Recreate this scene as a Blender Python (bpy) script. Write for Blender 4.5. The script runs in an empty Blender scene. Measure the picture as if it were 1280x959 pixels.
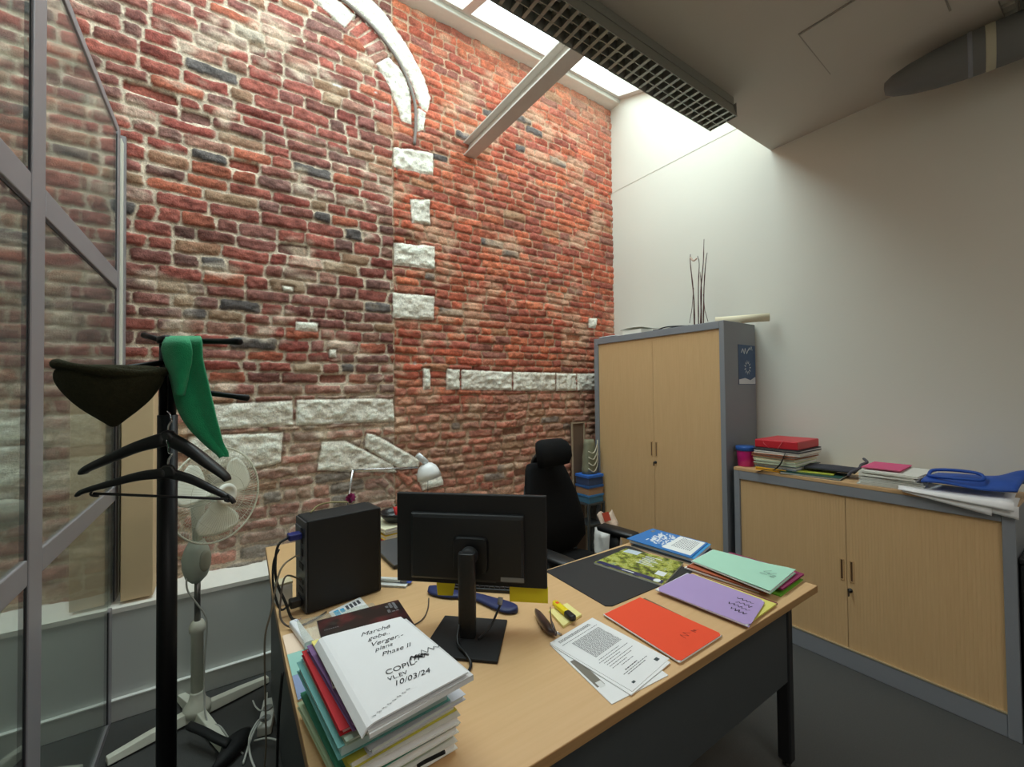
import bpy, math, random
import numpy as np
from mathutils import Vector, Matrix
random.seed(7)
S = bpy.context.scene
COL = S.collection
PI = math.pi

# ------------------------------------------------------------------ camera survey (metres, z up; brick wall is +Y, white wall +X)
F = 530.2
YAW, PIT, ROL = [math.radians(v) for v in (34.16, 1.036, -0.616)]
H = 1.515
_f = Vector((math.sin(YAW), math.cos(YAW), 0)); _r = Vector((math.cos(YAW), -math.sin(YAW), 0)); _u = Vector((0, 0, 1))
_f2 = _f * math.cos(PIT) + _u * math.sin(PIT); _u2 = _u * math.cos(PIT) - _f * math.sin(PIT)
CR = _r * math.cos(ROL) + _u2 * math.sin(ROL); CU = _u2 * math.cos(ROL) - _r * math.sin(ROL); CF = _f2
CAM = Vector((0, 0, H))
def ray(x, y): return CF + CR * ((x - 640) / F) - CU * ((y - 479.5) / F)
def onx(x, y, X): d = ray(x, y); return CAM + d * (X / d.x)
def ony(x, y, Y): d = ray(x, y); return CAM + d * (Y / d.y)
def onz(x, y, Z): d = ray(x, y); return CAM + d * ((Z - H) / d.z)
def dep(x, y, D): return CAM + ray(x, y) * D

# ------------------------------------------------------------------ materials
def lin(c): c /= 255.0; return c / 12.92 if c <= 0.04045 else ((c + 0.055) / 1.055) ** 2.4
def rgb(t): return (lin(t[0]), lin(t[1]), lin(t[2]), 1)
MATS = {}
def M(name, col, rough=0.6, metal=0.0, var=0.06, scale=30.0, bump=0.0, bscale=None, spec=0.5, trans=0.0, sheen=0.0, coat=0.0):
    if name in MATS: return MATS[name]
    m = bpy.data.materials.new(name); m.use_nodes = True
    nt = m.node_tree; b = nt.nodes['Principled BSDF']
    c = rgb(col)
    b.inputs['Roughness'].default_value = rough; b.inputs['Metallic'].default_value = metal
    b.inputs['Specular IOR Level'].default_value = spec
    b.inputs['Transmission Weight'].default_value = trans
    b.inputs['Sheen Weight'].default_value = sheen; b.inputs['Coat Weight'].default_value = coat
    tc = nt.nodes.new('ShaderNodeTexCoord'); nz = nt.nodes.new('ShaderNodeTexNoise')
    nz.inputs['Scale'].default_value = scale; nz.inputs['Detail'].default_value = 4
    nt.links.new(tc.outputs['Object'], nz.inputs['Vector'])
    mx = nt.nodes.new('ShaderNodeMix'); mx.data_type = 'RGBA'
    mx.inputs['A'].default_value = tuple(v * (1 - var) for v in c[:3]) + (1,)
    mx.inputs['B'].default_value = tuple(min(1, v * (1 + var)) for v in c[:3]) + (1,)
    nt.links.new(nz.outputs['Fac'], mx.inputs['Factor']); nt.links.new(mx.outputs['Result'], b.inputs['Base Color'])
    if bump:
        n2 = nt.nodes.new('ShaderNodeTexNoise'); n2.inputs['Scale'].default_value = bscale or scale * 4; n2.inputs['Detail'].default_value = 3
        nt.links.new(tc.outputs['Object'], n2.inputs['Vector'])
        bp = nt.nodes.new('ShaderNodeBump'); bp.inputs['Strength'].default_value = bump; bp.inputs['Distance'].default_value = 0.004
        nt.links.new(n2.outputs['Fac'], bp.inputs['Height']); nt.links.new(bp.outputs['Normal'], b.inputs['Normal'])
    MATS[name] = m
    return m
def wood(name, c1, c2, axis='X', scale=6.0, rough=0.42):
    if name in MATS: return MATS[name]
    m = M(name, c1, rough); nt = m.node_tree; b = nt.nodes['Principled BSDF']
    tc = nt.nodes.new('ShaderNodeTexCoord'); mp = nt.nodes.new('ShaderNodeMapping')
    st = {'X': (0.6, 14, 14), 'Y': (14, 0.6, 14), 'Z': (14, 14, 0.6)}[axis]
    mp.inputs['Scale'].default_value = st
    nt.links.new(tc.outputs['Object'], mp.inputs['Vector'])
    nz = nt.nodes.new('ShaderNodeTexNoise'); nz.inputs['Scale'].default_value = scale; nz.inputs['Detail'].default_value = 6; nz.inputs['Roughness'].default_value = 0.6
    nt.links.new(mp.outputs['Vector'], nz.inputs['Vector'])
    cr = nt.nodes.new('ShaderNodeValToRGB'); cr.color_ramp.elements[0].position = 0.3; cr.color_ramp.elements[1].position = 0.7
    cr.color_ramp.elements[0].color = rgb(c2); cr.color_ramp.elements[1].color = rgb(c1)
    nt.links.new(nz.outputs['Fac'], cr.inputs['Fac']); nt.links.new(cr.outputs['Color'], b.inputs['Base Color'])
    return m
def paper(name, c, rough=0.75): return M(name, c, rough, var=0.03, scale=12)
def glassmat(name, tint, veil=0.05, base=0.04):
    if name in MATS: return MATS[name]
    m = bpy.data.materials.new(name); m.use_nodes = True; nt = m.node_tree; nt.nodes.clear()
    o = nt.nodes.new('ShaderNodeOutputMaterial'); tr = nt.nodes.new('ShaderNodeBsdfTransparent'); tr.inputs['Color'].default_value = tint
    gl = nt.nodes.new('ShaderNodeBsdfGlossy'); gl.inputs['Roughness'].default_value = 0.01; gl.inputs['Color'].default_value = (0.95, 0.97, 0.96, 1)
    df = nt.nodes.new('ShaderNodeBsdfDiffuse'); df.inputs['Color'].default_value = (0.7, 0.72, 0.7, 1)
    lw = nt.nodes.new('ShaderNodeLayerWeight'); lw.inputs['Blend'].default_value = 0.5
    pw = nt.nodes.new('ShaderNodeMath'); pw.operation = 'POWER'; pw.inputs[1].default_value = 5
    ma = nt.nodes.new('ShaderNodeMath'); ma.operation = 'MULTIPLY_ADD'; ma.inputs[1].default_value = 1 - base; ma.inputs[2].default_value = base
    nt.links.new(lw.outputs['Facing'], pw.inputs[0]); nt.links.new(pw.outputs[0], ma.inputs[0])
    m1 = nt.nodes.new('ShaderNodeMixShader'); m2 = nt.nodes.new('ShaderNodeMixShader')
    nt.links.new(ma.outputs[0], m1.inputs['Fac']); nt.links.new(tr.outputs[0], m1.inputs[1]); nt.links.new(gl.outputs[0], m1.inputs[2])
    m2.inputs['Fac'].default_value = veil
    nt.links.new(m1.outputs[0], m2.inputs[1]); nt.links.new(df.outputs[0], m2.inputs[2]); nt.links.new(m2.outputs[0], o.inputs[0])
    MATS[name] = m
    return m

WHITE = M('white_paint', (220, 219, 208), 0.8, var=0.02, scale=2, bump=0.08, bscale=60)
CEIL = M('ceiling_paint', (198, 190, 178), 0.85, var=0.02, scale=2)
GREYP = M('pale_grey_paint', (206, 209, 206), 0.7, var=0.03, scale=3)
PLASTER = M('white_plaster', (240, 236, 228), 0.85, var=0.06, scale=9, bump=0.5, bscale=25)
CARPET = M('carpet', (72, 72, 70), 0.95, var=0.25, scale=220, bump=0.5, bscale=400)
STEEL = M('grey_steel', (138, 142, 148), 0.5, var=0.03, scale=8)
DSTEEL = M('dark_grey_steel', (68, 72, 74), 0.5, var=0.04, scale=8)
ALU = M('partition_aluminium', (150, 146, 150), 0.45, metal=0.2, var=0.06, scale=6)
GASKET = M('rubber_gasket', (24, 24, 30), 0.6)
DESKW = wood('beech_laminate', (219, 180, 132), (213, 173, 124), 'X')
DESKE = wood('beech_edge', (176, 138, 92), (160, 122, 80), 'X')
TAMB = wood('tambour_slats', (222, 186, 137), (215, 178, 129), 'Z', scale=9)
BLACK = M('black_plastic', (22, 22, 23), 0.45, var=0.1)
BLACKM = M('black_matte', (13, 13, 14), 0.7, var=0.1)
BLACKMETAL = M('black_lacquered_metal', (9, 9, 11), 0.45, spec=0.25)
WPLASTIC = M('white_plastic', (226, 226, 218), 0.4)
IVORY = M('ivory_plastic', (222, 222, 206), 0.45)
CHROME = M('chrome', (200, 200, 202), 0.2, metal=1.0)
WPAPER = paper('white_paper', (238, 238, 238))
INK = M('ink', (28, 28, 34), 0.7)

# ------------------------------------------------------------------ mesh builder
class MB:
    def __init__(s): s.v = []; s.f = []; s.m = None
    def put(s, vs, fs):
        o = len(s.v)
        s.v += [tuple(s.m @ Vector(v)) if s.m is not None else tuple(v) for v in vs]
        s.f += [tuple(o + i for i in f) for f in fs]
        return s
    def box(s, x0, x1, y0, y1, z0, z1):
        return s.put([(x0, y0, z0), (x1, y0, z0), (x1, y1, z0), (x0, y1, z0), (x0, y0, z1), (x1, y0, z1), (x1, y1, z1), (x0, y1, z1)],
                     [(0, 3, 2, 1), (4, 5, 6, 7), (0, 1, 5, 4), (1, 2, 6, 5), (2, 3, 7, 6), (3, 0, 4, 7)])
    def prism(s, poly, z0, z1):
        n = len(poly); a = sum(poly[i][0] * poly[(i + 1) % n][1] - poly[(i + 1) % n][0] * poly[i][1] for i in range(n))
        if a < 0: poly = poly[::-1]
        vs = [(p[0], p[1], z0) for p in poly] + [(p[0], p[1], z1) for p in poly]
        return s.put(vs, [tuple(range(n))[::-1], tuple(range(n, 2 * n))] + [(i, (i + 1) % n, n + (i + 1) % n, n + i) for i in range(n)])
    def rings(s, rs, cap=True, closed=True):
        n = len(rs[0]); vs = [p for r in rs for p in r]; fs = []
        for k in range(len(rs) - 1):
            for i in range(n if closed else n - 1):
                j = (i + 1) % n; fs.append((k * n + i, k * n + j, (k + 1) * n + j, (k + 1) * n + i))
        if cap: fs += [tuple(range(n))[::-1], tuple(range((len(rs) - 1) * n, len(rs) * n))]
        return s.put(vs, fs)
    def tube(s, pts, r, n=8, closed=False):
        P = [Vector(p) for p in pts]; k = len(P)
        R = r if isinstance(r, (list, tuple)) else [r] * k
        rs = []; up = None
        for i in range(k):
            if closed: t = (P[(i + 1) % k] - P[i - 1])
            else: t = P[min(i + 1, k - 1)] - P[max(i - 1, 0)]
            t = t.normalized() if t.length > 1e-9 else Vector((0, 0, 1))
            if up is None: up = Vector((0, 0, 1)) if abs(t.z) < 0.9 else Vector((1, 0, 0))
            a = t.cross(up); a = a.normalized() if a.length > 1e-6 else t.orthogonal().normalized()
            b = a.cross(t); up = b
            rs.append([tuple(P[i] + (a * math.cos(2 * PI * j / n) + b * math.sin(2 * PI * j / n)) * R[i]) for j in range(n)])
        if closed: return s.rings(rs + [rs[0]], cap=False)
        return s.rings(rs)
    def lathe(s, prof, c=(0, 0, 0), axis=(0, 0, 1), n=24):
        ax = Vector(axis).normalized(); a = ax.orthogonal().normalized(); b = ax.cross(a); c = Vector(c)
        return s.rings([[tuple(c + ax * h + (a * math.cos(2 * PI * j / n) + b * math.sin(2 * PI * j / n)) * max(r, 1e-4)) for j in range(n)] for r, h in prof])
    def sheet(s, fn, nu, nv, th):
        top = [[Vector(fn(i / nu, j / nv)) for i in range(nu + 1)] for j in range(nv + 1)]
        vs = []; 
        def nrm(j, i):
            du = top[j][min(i + 1, nu)] - top[j][max(i - 1, 0)]; dv = top[min(j + 1, nv)][i] - top[max(j - 1, 0)][i]
            k = du.cross(dv); return k.normalized() if k.length > 1e-12 else Vector((0, 0, 1))
        vs += [tuple(top[j][i]) for j in range(nv + 1) for i in range(nu + 1)]
        vs += [tuple(top[j][i] - nrm(j, i) * th) for j in range(nv + 1) for i in range(nu + 1)]
        W = nu + 1; o = W * (nv + 1); fs = []
        for j in range(nv):
            for i in range(nu):
                a, b, c, d = j * W + i, j * W + i + 1, (j + 1) * W + i + 1, (j + 1) * W + i
                fs += [(a, b, c, d), (o + d, o + c, o + b, o + a)]
        for i in range(nu): fs += [(i + 1, i, o + i, o + i + 1), (nv * W + i, nv * W + i + 1, o + nv * W + i + 1, o + nv * W + i)]
        for j in range(nv): fs += [(j * W, (j + 1) * W, o + (j + 1) * W, o + j * W), ((j + 1) * W + nu, j * W + nu, o + j * W + nu, o + (j + 1) * W + nu)]
        return s.put(vs, fs)
    def build(s, name, mat, parent=None, smooth=False, bevel=0.0, seg=2, sub=0):
        me = bpy.data.meshes.new(name)
        off = base(parent) if parent else Vector((0, 0, 0))
        me.from_pydata([tuple(Vector(v) - off) for v in s.v], [], s.f); me.validate(); me.update()
        me.materials.append(mat)
        if smooth:
            me.polygons.foreach_set('use_smooth', [True] * len(me.polygons))
        o = bpy.data.objects.new(name, me); COL.objects.link(o)
        if parent: o.parent = parent
        if bevel:
            md = o.modifiers.new('bevel', 'BEVEL'); md.width = bevel; md.segments = seg; md.limit_method = 'ANGLE'; md.angle_limit = 0.6
            md.harden_normals = False
        if sub:
            md = o.modifiers.new('sub', 'SUBSURF'); md.levels = sub; md.render_levels = sub
        return o
def base(o):
    v = Vector((0, 0, 0))
    while o is not None: v += o.location; o = o.parent
    return v
def thing(name, label, cat, loc=(0, 0, 0), group=None):
    o = bpy.data.objects.new(name, None); COL.objects.link(o); o.location = loc; o.empty_display_size = 0.1
    o['label'] = label; o['category'] = cat
    if group: o['group'] = group
    return o
def tag(o, label, cat, group=None, kind=None):
    o['label'] = label; o['category'] = cat
    if group: o['group'] = group
    if kind: o['kind'] = kind
    return o
def struct(o, label=None, cat=None):
    o['kind'] = 'structure'
    if label: o['label'] = label; o['category'] = cat
    return o
def bx(*a): return MB().box(*a)
def frame(o, x, y, z=None):
    """matrix with given origin and axis columns"""
    x = Vector(x).normalized(); y = Vector(y); y = (y - x * y.dot(x)).normalized(); z = x.cross(y)
    return Matrix(((x.x, y.x, z.x, o[0]), (x.y, y.y, z.y, o[1]), (x.z, y.z, z.z, o[2]), (0, 0, 0, 1)))
def bez(p, n=24):
    """smooth Catmull-Rom path through points"""
    P = [Vector(q) for q in p]; P = [P[0] * 2 - P[1]] + P + [P[-1] * 2 - P[-2]]; out = []
    for i in range(1, len(P) - 2):
        m = max(2, n // (len(P) - 3))
        for k in range(m):
            t = k / m; a, b, c, d = P[i - 1:i + 3]
            out.append(0.5 * ((2 * b) + (c - a) * t + (2 * a - 5 * b + 4 * c - d) * t * t + (3 * b - a - 3 * c + d) * t ** 3))
    out.append(P[-2]); return out
def superring(c, ax, ay, rx, ry, n=20, e=2.6):
    c = Vector(c); ax = Vector(ax); ay = Vector(ay); out = []
    for j in range(n):
        t = 2 * PI * j / n; ct, st = math.cos(t), math.sin(t)
        out.append(tuple(c + ax * rx * math.copysign(abs(ct) ** (2 / e), ct) + ay * ry * math.copysign(abs(st) ** (2 / e), st)))
    return out
def scribble(mb, o, u, v, w, seed, lw=0.0009, up=None):
    """one handwritten word: a narrow ribbon of joined strokes along u, height along v"""
    rr = random.Random(seed); o = Vector(o); u = Vector(u).normalized(); v = Vector(v); h = v.length; v = v.normalized(); n = u.cross(v)
    k = max(4, int(w / (h * 0.38))); pts = []
    for i in range(k + 1):
        pts.append(o + u * (w * i / k + rr.uniform(-.1, .1) * h) + v * h * (rr.uniform(.55, 1.0) if i % 2 else rr.uniform(-.12, .25)) + n * 0.0004)
    for a, b in zip(pts, pts[1:]):
        t = (b - a).normalized(); s = t.cross(n) * lw * rr.uniform(.6, 1.1)
        mb.put([tuple(a - s), tuple(b - s), tuple(b + s), tuple(a + s)], [(0, 1, 2, 3)])
    return mb
def textmesh(body, mat, mtx, size, name, parent, shear=0.0, bold=0.0):
    cu = bpy.data.curves.new('t', 'FONT'); cu.body = body; cu.size = size; cu.shear = shear; cu.offset = bold; cu.resolution_u = 3
    ob = bpy.data.objects.new('t', cu); COL.objects.link(ob)
    bpy.context.view_layer.update()
    me = bpy.data.meshes.new_from_object(ob.evaluated_get(bpy.context.evaluated_depsgraph_get()))
    COL.objects.unlink(ob); bpy.data.objects.remove(ob); bpy.data.curves.remove(cu)
    off = base(parent)
    me.transform(Matrix.Translation(-off) @ mtx)
    me.materials.clear(); me.materials.append(mat); me.name = name
    o = bpy.data.objects.new(name, me); COL.objects.link(o); o.parent = parent
    return o

# ================================================================== ROOM
XW, YB, XG = 3.22, 2.93, -0.43       # white wall, brick wall, glass partition
YR, XL, ZC, ZT = -2.4, -2.2, 3.21, 4.75
struct(bx(XL, XW + .2, YR, 3.2, -0.1, 0).build('floor', CARPET))
w = MB().box(XW, XW + .2, YR, 3.2, 0, ZT).box(XW - .012, XW, 1.76, YB + .02, 0, 3.5)
w = MB(); w.box(XW, XW + .2, YR, 3.2, 0, ZT)
struct(w.build('wall_right', WHITE))
# upper plaster of the light shaft stands 12 mm proud, so a joint line shows
struct(MB().box(XW - .003, XW - .0005, 1.44, YB - .004, 3.49, 4.6).build('trim_1', WHITE, bevel=.002))
struct(bx(XL - .2, XW + .2, YR - .2, YR, 0, ZC + .2).build('wall_rear', WHITE))
struct(bx(XL - .2, XL, YR, 3.2, 0, ZT).build('wall_left_beyond', WHITE))
struct(bx(-.6, XG, YR, 0.56, 0, ZC).build('wall_side', WHITE))
# dropped ceiling with an open service hatch at the right, and the shaft face above it
c = MB().box(XL, 2.82, YR, 1.43, ZC, ZC + .12).box(2.82, XW, .31, 1.43, ZC, ZC + .12).box(2.82, XW, YR, -.5, ZC, ZC + .12)
struct(c.build('ceiling', CEIL))
struct(MB().box(XL, XW, 1.33, 1.43, ZC + .12, 4.02).build('wall_shaft', WHITE))
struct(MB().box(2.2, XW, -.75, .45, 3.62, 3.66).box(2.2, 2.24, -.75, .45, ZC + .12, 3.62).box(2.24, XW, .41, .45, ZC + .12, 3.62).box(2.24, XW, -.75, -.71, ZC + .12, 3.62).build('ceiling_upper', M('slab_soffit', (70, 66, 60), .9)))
# rebated edges of the open hatch, with the pale board ends that show in it
hb = MB()
for k in range(5): hb.box(2.84 + k * .075, 2.885 + k * .075, .27, .308, ZC + .012, ZC + .10)
struct(hb.build('trim_2', CEIL))

# ------------------------------------------------------------------ brick wall
def _hash(ix, iy, seed):
    h = (ix.astype(np.int64) * 374761393 + iy.astype(np.int64) * 668265263 + seed * 974634777) & 0x7fffffff
    h = ((h ^ (h >> 13)) * 1274126177) & 0x7fffffff
    return ((h ^ (h >> 16)) & 0xffff) / 65535.0
def vnoise(x, y, seed):
    ix, iy = np.floor(x), np.floor(y); fx, fy = x - ix, y - iy
    fx = fx * fx * (3 - 2 * fx); fy = fy * fy * (3 - 2 * fy); ix = ix.astype(int); iy = iy.astype(int)
    a, b, c_, d = _hash(ix, iy, seed), _hash(ix + 1, iy, seed), _hash(ix, iy + 1, seed), _hash(ix + 1, iy + 1, seed)
    return (a * (1 - fx) + b * fx) * (1 - fy) + (c_ * (1 - fx) + d * fx) * fy - .5
def fbm(x, y, seed, o=3):
    t = 0; a = 1
    for k in range(o): t = t + a * vnoise(x * 2 ** k, y * 2 ** k, seed + k * 17); a *= .5
    return t
def polydist(x, z, poly):
    """signed distance, positive inside"""
    d = np.full(x.shape, 1e9); ins = np.zeros(x.shape, bool); n = len(poly)
    for i in range(n):
        (ax, az), (bx_, bz) = poly[i], poly[(i + 1) % n]
        ex, ez = bx_ - ax, bz - az; wx, wz = x - ax, z - az
        t = np.clip((wx * ex + wz * ez) / (ex * ex + ez * ez), 0, 1)
        d = np.minimum(d, np.hypot(wx - ex * t, wz - ez * t))
        c1 = (az > z) != (bz > z)
        ins ^= c1 & (x < ax + (z - az) / (ez if abs(ez) > 1e-9 else 1e-9) * ex)
    return np.where(ins, d, -d)
def smooth(a, b, x): t = np.clip((x - a) / (b - a), 0, 1); return t * t * (3 - 2 * t)
STONES = [[(.99, 3.255), (1.293, 3.304), (1.291, 3.13), (.99, 3.105)], [(1.11, 2.91), (1.262, 2.945), (1.266, 2.755), (1.122, 2.74)],
          [(.988, 2.572), (1.3, 2.603), (1.298, 2.43), (.99, 2.41)], [(.978, 2.217), (1.296, 2.231), (1.284, 2.045), (.978, 2.04)],
          [(1.2, 1.69), (1.258, 1.69), (1.258, 1.535), (1.2, 1.535)], [(1.386, 1.69), (1.497, 1.686), (1.495, 1.533), (1.384, 1.533)],
          [(1.51, 1.685), (1.985, 1.675), (1.982, 1.52), (1.508, 1.531)], [(1.995, 1.676), (2.45, 1.676), (2.447, 1.513), (1.993, 1.518)],
          [(2.462, 1.676), (2.70, 1.672), (2.70, 1.513), (2.459, 1.513)], [(2.712, 1.674), (3.1, 1.68), (3.1, 1.515), (2.712, 1.514)],
          [(-.16, 1.455), (.347, 1.474), (.352, 1.32), (-.16, 1.312)], [(.368, 1.478), (.98, 1.473), (.985, 1.313), (.368, 1.318)],
          [(-.16, 1.288), (.298, 1.281), (.283, 1.10), (.19, 1.075), (-.16, 1.12)], [(.515, 1.207), (.655, 1.205), (.965, 1.02), (1.0, .955), (.75, .985), (.487, 1.028)],
          [(.792, 1.243), (.85, 1.231), (1.172, 1.025), (1.165, .975), (1.03, .968), (.78, 1.146)], [(1.14, .93), (1.34, .89), (1.36, .82), (1.19, .80)],
          [(-1.0, 1.40), (-.52, 1.43), (-.5, 1.27), (-1.0, 1.25)], [(-.95, 1.2), (-.45, 1.22), (-.47, 1.04), (-.95, 1.03)],
          # arch: outer thin ring, then the two stones of the inner ring
          [(-.1, 4.5), (.3, 4.42), (.651, 4.30), (.85, 4.235), (.93, 4.185), (1.045, 4.084), (1.135, 3.977), (1.227, 3.837), (1.275, 3.71), (1.25, 3.60), (1.20, 3.60),
           (1.155, 3.70), (1.10, 3.82), (1.00, 3.93), (.90, 4.02), (.77, 4.10), (.60, 4.17), (.3, 4.29), (-.1, 4.37)],
          [(-.1, 4.34), (.3, 4.255), (.60, 4.135), (.735, 4.075), (.66, 3.955), (.585, 3.985), (.42, 4.08), (.1, 4.16), (-.1, 4.2)],
          [(.955, 3.885), (1.03, 3.845), (1.085, 3.78), (1.12, 3.66), (1.125, 3.46), (1.05, 3.46), (1.01, 3.57), (.955, 3.69), (.87, 3.80)],
          [(1.17, 3.60), (1.235, 3.585), (1.22, 3.45), (1.165, 3.42)]]
for q_ in (((370, 402), (398, 404), (397, 415), (369, 413)), ((411, 437), (420, 437), (420, 447), (411, 447)), ((352, 357), (366, 359), (366, 366), (354, 365)), ((735, 398), (745, 398), (744, 411), (735, 410))):
    STONES.append([(ony(a, b, YB).x, ony(a, b, YB).z) for a, b in q_])
RADIAL = [(.745, 4.07), (.89, 4.00), (.945, 3.9), (.865, 3.79), (.745, 3.92), (.67, 3.955)]   # brick voussoirs between the stones
def brick_wall(name, x0, x1, z0, z1, step):
    nx, nz = int((x1 - x0) / step) + 1, int((z1 - z0) / step) + 1
    X, Z = np.meshgrid(np.linspace(x0, x1, nx), np.linspace(z0, z1, nz)); x = X.ravel(); z = Z.ravel()
    rs = np.random.RandomState(11)
    right = x > .985 + .006 * vnoise(z * 9, z * 0, 3)
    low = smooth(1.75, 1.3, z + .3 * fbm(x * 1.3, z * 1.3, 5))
    wz = z + .022 * fbm(x * .8, z * .35, 21, 2) + .011 * fbm(x * 5.5, z * 5.5, 22, 2)
    wx = x + .016 * fbm(x * 3, z * 14, 23, 2)
    dx = np.zeros_like(x); dz = np.zeros_like(x); rid = np.zeros((5, x.size))
    for reg, sel, hm, lm in ((0, ~right, .073, .2), (1, right, .0615, .19)):
        b = [-.1]
        while b[-1] < 5: b.append(b[-1] + hm * rs.uniform(.86, 1.16))
        b = np.array(b); k = np.clip(np.searchsorted(b, wz) - 1, 0, len(b) - 2)
        for kk in range(len(b) - 1):
            cuts = [-3 - rs.rand() * .2]; stretch = rs.uniform(.85, 1.1)
            while cuts[-1] < 4: cuts.append(cuts[-1] + stretch * (lm * rs.uniform(.85, 1.3) if rs.rand() > .33 else lm * rs.uniform(.45, .7)))
            cuts = np.array(cuts); rnd = rs.rand(5, len(cuts))
            m = np.where(sel & (k == kk))[0]
            if not len(m): continue
            xx = wx[m]; i = np.clip(np.searchsorted(cuts, xx) - 1, 0, len(cuts) - 2)
            dx[m] = np.minimum(xx - cuts[i], cuts[i + 1] - xx); dz[m] = np.minimum(wz[m] - b[kk], b[kk + 1] - wz[m])
            rid[:, m] = rnd[:, i]
    # voussoirs laid radially around the arch centre
    rad = polydist(x, z, RADIAL)
    m = rad > 0
    if m.any():
        ax, az = .2, 3.3; rr = np.hypot(x[m] - ax, z[m] - az); an = np.arctan2(z[m] - az, x[m] - ax) * .93 / .066
        ia = np.floor(an); dz[m] = np.minimum(an - ia, ia + 1 - an) * .066; q = (rr - .785) / .21; iq = np.floor(q); dx[m] = np.minimum(q - iq, iq + 1 - q) * .21
        for j in range(5): rid[j, m] = _hash(ia + 50, iq + 9, 40 + j)
    # tilted relieving-arch bricks low down
    rad2 = polydist(x, z, [(.86, .89), (.965, .985), (1.14, .88), (1.2, .79), (.97, .78)])
    m = rad2 > 0
    if m.any():
        cx, cz = math.cos(.75), math.sin(.75); u = x[m] * cx + z[m] * cz; v = -x[m] * cz + z[m] * cx
        iv = np.floor(u / .062); dz[m] = (np.minimum(u / .062 - iv, iv + 1 - u / .062)) * .062; iq = np.floor((v + iv * .06) / .17); q = (v + iv * .06) / .17
        dx[m] = np.minimum(q - iq, iq + 1 - q) * .17
        for j in range(5): rid[j, m] = _hash(iv + 70, iq + 19, 60 + j)
    mj = np.where(right, .0026, .0046) + .0022 * low + .004 * np.maximum(0, fbm(x * 2.5, z * 2.5, 31))
    ex, ez = dx - mj, dz - mj; r = .016
    d = np.where((ex < r) & (ez < r), r - np.hypot(np.maximum(r - ex, 0), np.maximum(r - ez, 0)), np.minimum(ex, ez))
    d = d + (.0075 + .003 * low) * fbm(x * 24, z * 26, 33, 3) + .003 * fbm(x * 70, z * 70, 34, 1)
    d = np.where(np.abs(x - .985 - .006 * vnoise(z * 9, z * 0, 3)) < .005, -.01, d); brick = smooth(-.0015, .003, d)
    hgt = .004 * fbm(x * 18, z * 18, 35, 3) + brick * (.009 + .010 * (rid[0] - .5) + .006 * smooth(0, .018, d)) + brick * (.008 + .006 * low) * fbm(x * 22, z * 30, 36, 4)
    hgt -= brick * (rid[1] > .985) * .03
    # colours: brick albedo by region
    def C(*a): return np.array([[lin(q) for q in t] for t in a])
    palL = C((152, 78, 66), (160, 84, 70), (138, 82, 74), (148, 94, 84), (132, 78, 68), (172, 92, 66), (142, 68, 58), (150, 104, 88), (128, 88, 80), (156, 84, 72))
    palR = C((174, 88, 64), (166, 82, 62), (182, 98, 70), (160, 84, 68), (176, 92, 68), (152, 80, 66), (170, 104, 82), (186, 104, 74), (142, 88, 76), (164, 88, 68))
    palB = C((158, 92, 76), (146, 84, 70), (168, 118, 98), (150, 66, 54), (140, 104, 90), (172, 104, 84), (132, 70, 60), (156, 122, 102), (146, 100, 86), (168, 86, 68))
    ci = (rid[2] * 9.999).astype(int); col = np.where(right[:, None], palR[ci], palL[ci])
    col = col * (1 - low[:, None] * .75) + palB[ci] * low[:, None] * .75
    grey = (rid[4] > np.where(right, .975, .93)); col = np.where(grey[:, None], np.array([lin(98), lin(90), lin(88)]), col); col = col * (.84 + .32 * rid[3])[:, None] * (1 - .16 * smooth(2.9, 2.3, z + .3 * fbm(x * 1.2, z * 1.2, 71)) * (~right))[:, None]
    mot = fbm(x * 26, z * 34, 41, 4) + .7 * vnoise(x * 120, z * 120, 42); col = col * np.clip(1 + .55 * mot, .35, 1.7)[:, None]
    fire = smooth(.12, .35, fbm(x * 9, z * 9, 44, 2)); col = col * (1 - .35 * fire[:, None]) + (col * np.array([.52, .48, .5])) * (.35 * fire[:, None])
    lum = col.mean(1, keepdims=True); col = lum + np.where(right, .96, .88)[:, None] * (col - lum)
    mort = np.array([lin(220), lin(203), lin(182)]) * (1 + .35 * fbm(x * 25, z * 25, 45, 3))[:, None]
    mort = np.where(right[:, None], mort * np.array([.80, .66, .58]), mort)
    smear = np.clip(smooth(.12, .5, fbm(x * 5, z * 9, 47, 3)) * .55 + smooth(3.6, 4.35, z + .25 * x - .8) * .38 * (fbm(x * 4, z * 7, 48) + .7) + .22 * low, 0, .75)
    col = col * (1 - smear[:, None]) + mort * smear[:, None]
    col = col * 1.3; tan_ = (rid[4] < np.where(right, .02, .06)); col = np.where(tan_[:, None], col * .5 + .5 * np.array([lin(176), lin(150), lin(116)]), col)
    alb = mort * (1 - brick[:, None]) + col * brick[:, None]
    # stones
    st = np.full(x.shape, -1e9)
    for p in STONES: st = np.maximum(st, polydist(x, z, p))
    st = st + .004 * fbm(x * 30, z * 30, 51, 2); sm = smooth(-.002, .004, st); gap = smooth(-.014, -.004, st) * (1 - sm)
    rough = fbm(x * 20, z * 26, 52, 4)
    scol = np.array([lin(242), lin(236), lin(222)]) * np.clip(1 + .22 * rough + .2 * fbm(x * 4, z * 4, 53), .5, 1.12)[:, None]
    alb = alb * (1 - sm[:, None]) + scol * sm[:, None]; alb = alb * (1 - .3 * gap[:, None])
    hgt = hgt * (1 - sm) + sm * (.012 + .016 * rough + .008 * smooth(0, .02, st)) - gap * .006
    # specks of white plaster
    spk = smooth(.68, .76, vnoise(x * 22, z * 22, 61) + vnoise(x * 1.7, z * 1.7, 62) * .6); alb = alb * (1 - spk[:, None]) + .6 * spk[:, None]
    alb = np.clip(alb, .01, .92)
    y = YB - hgt
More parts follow.
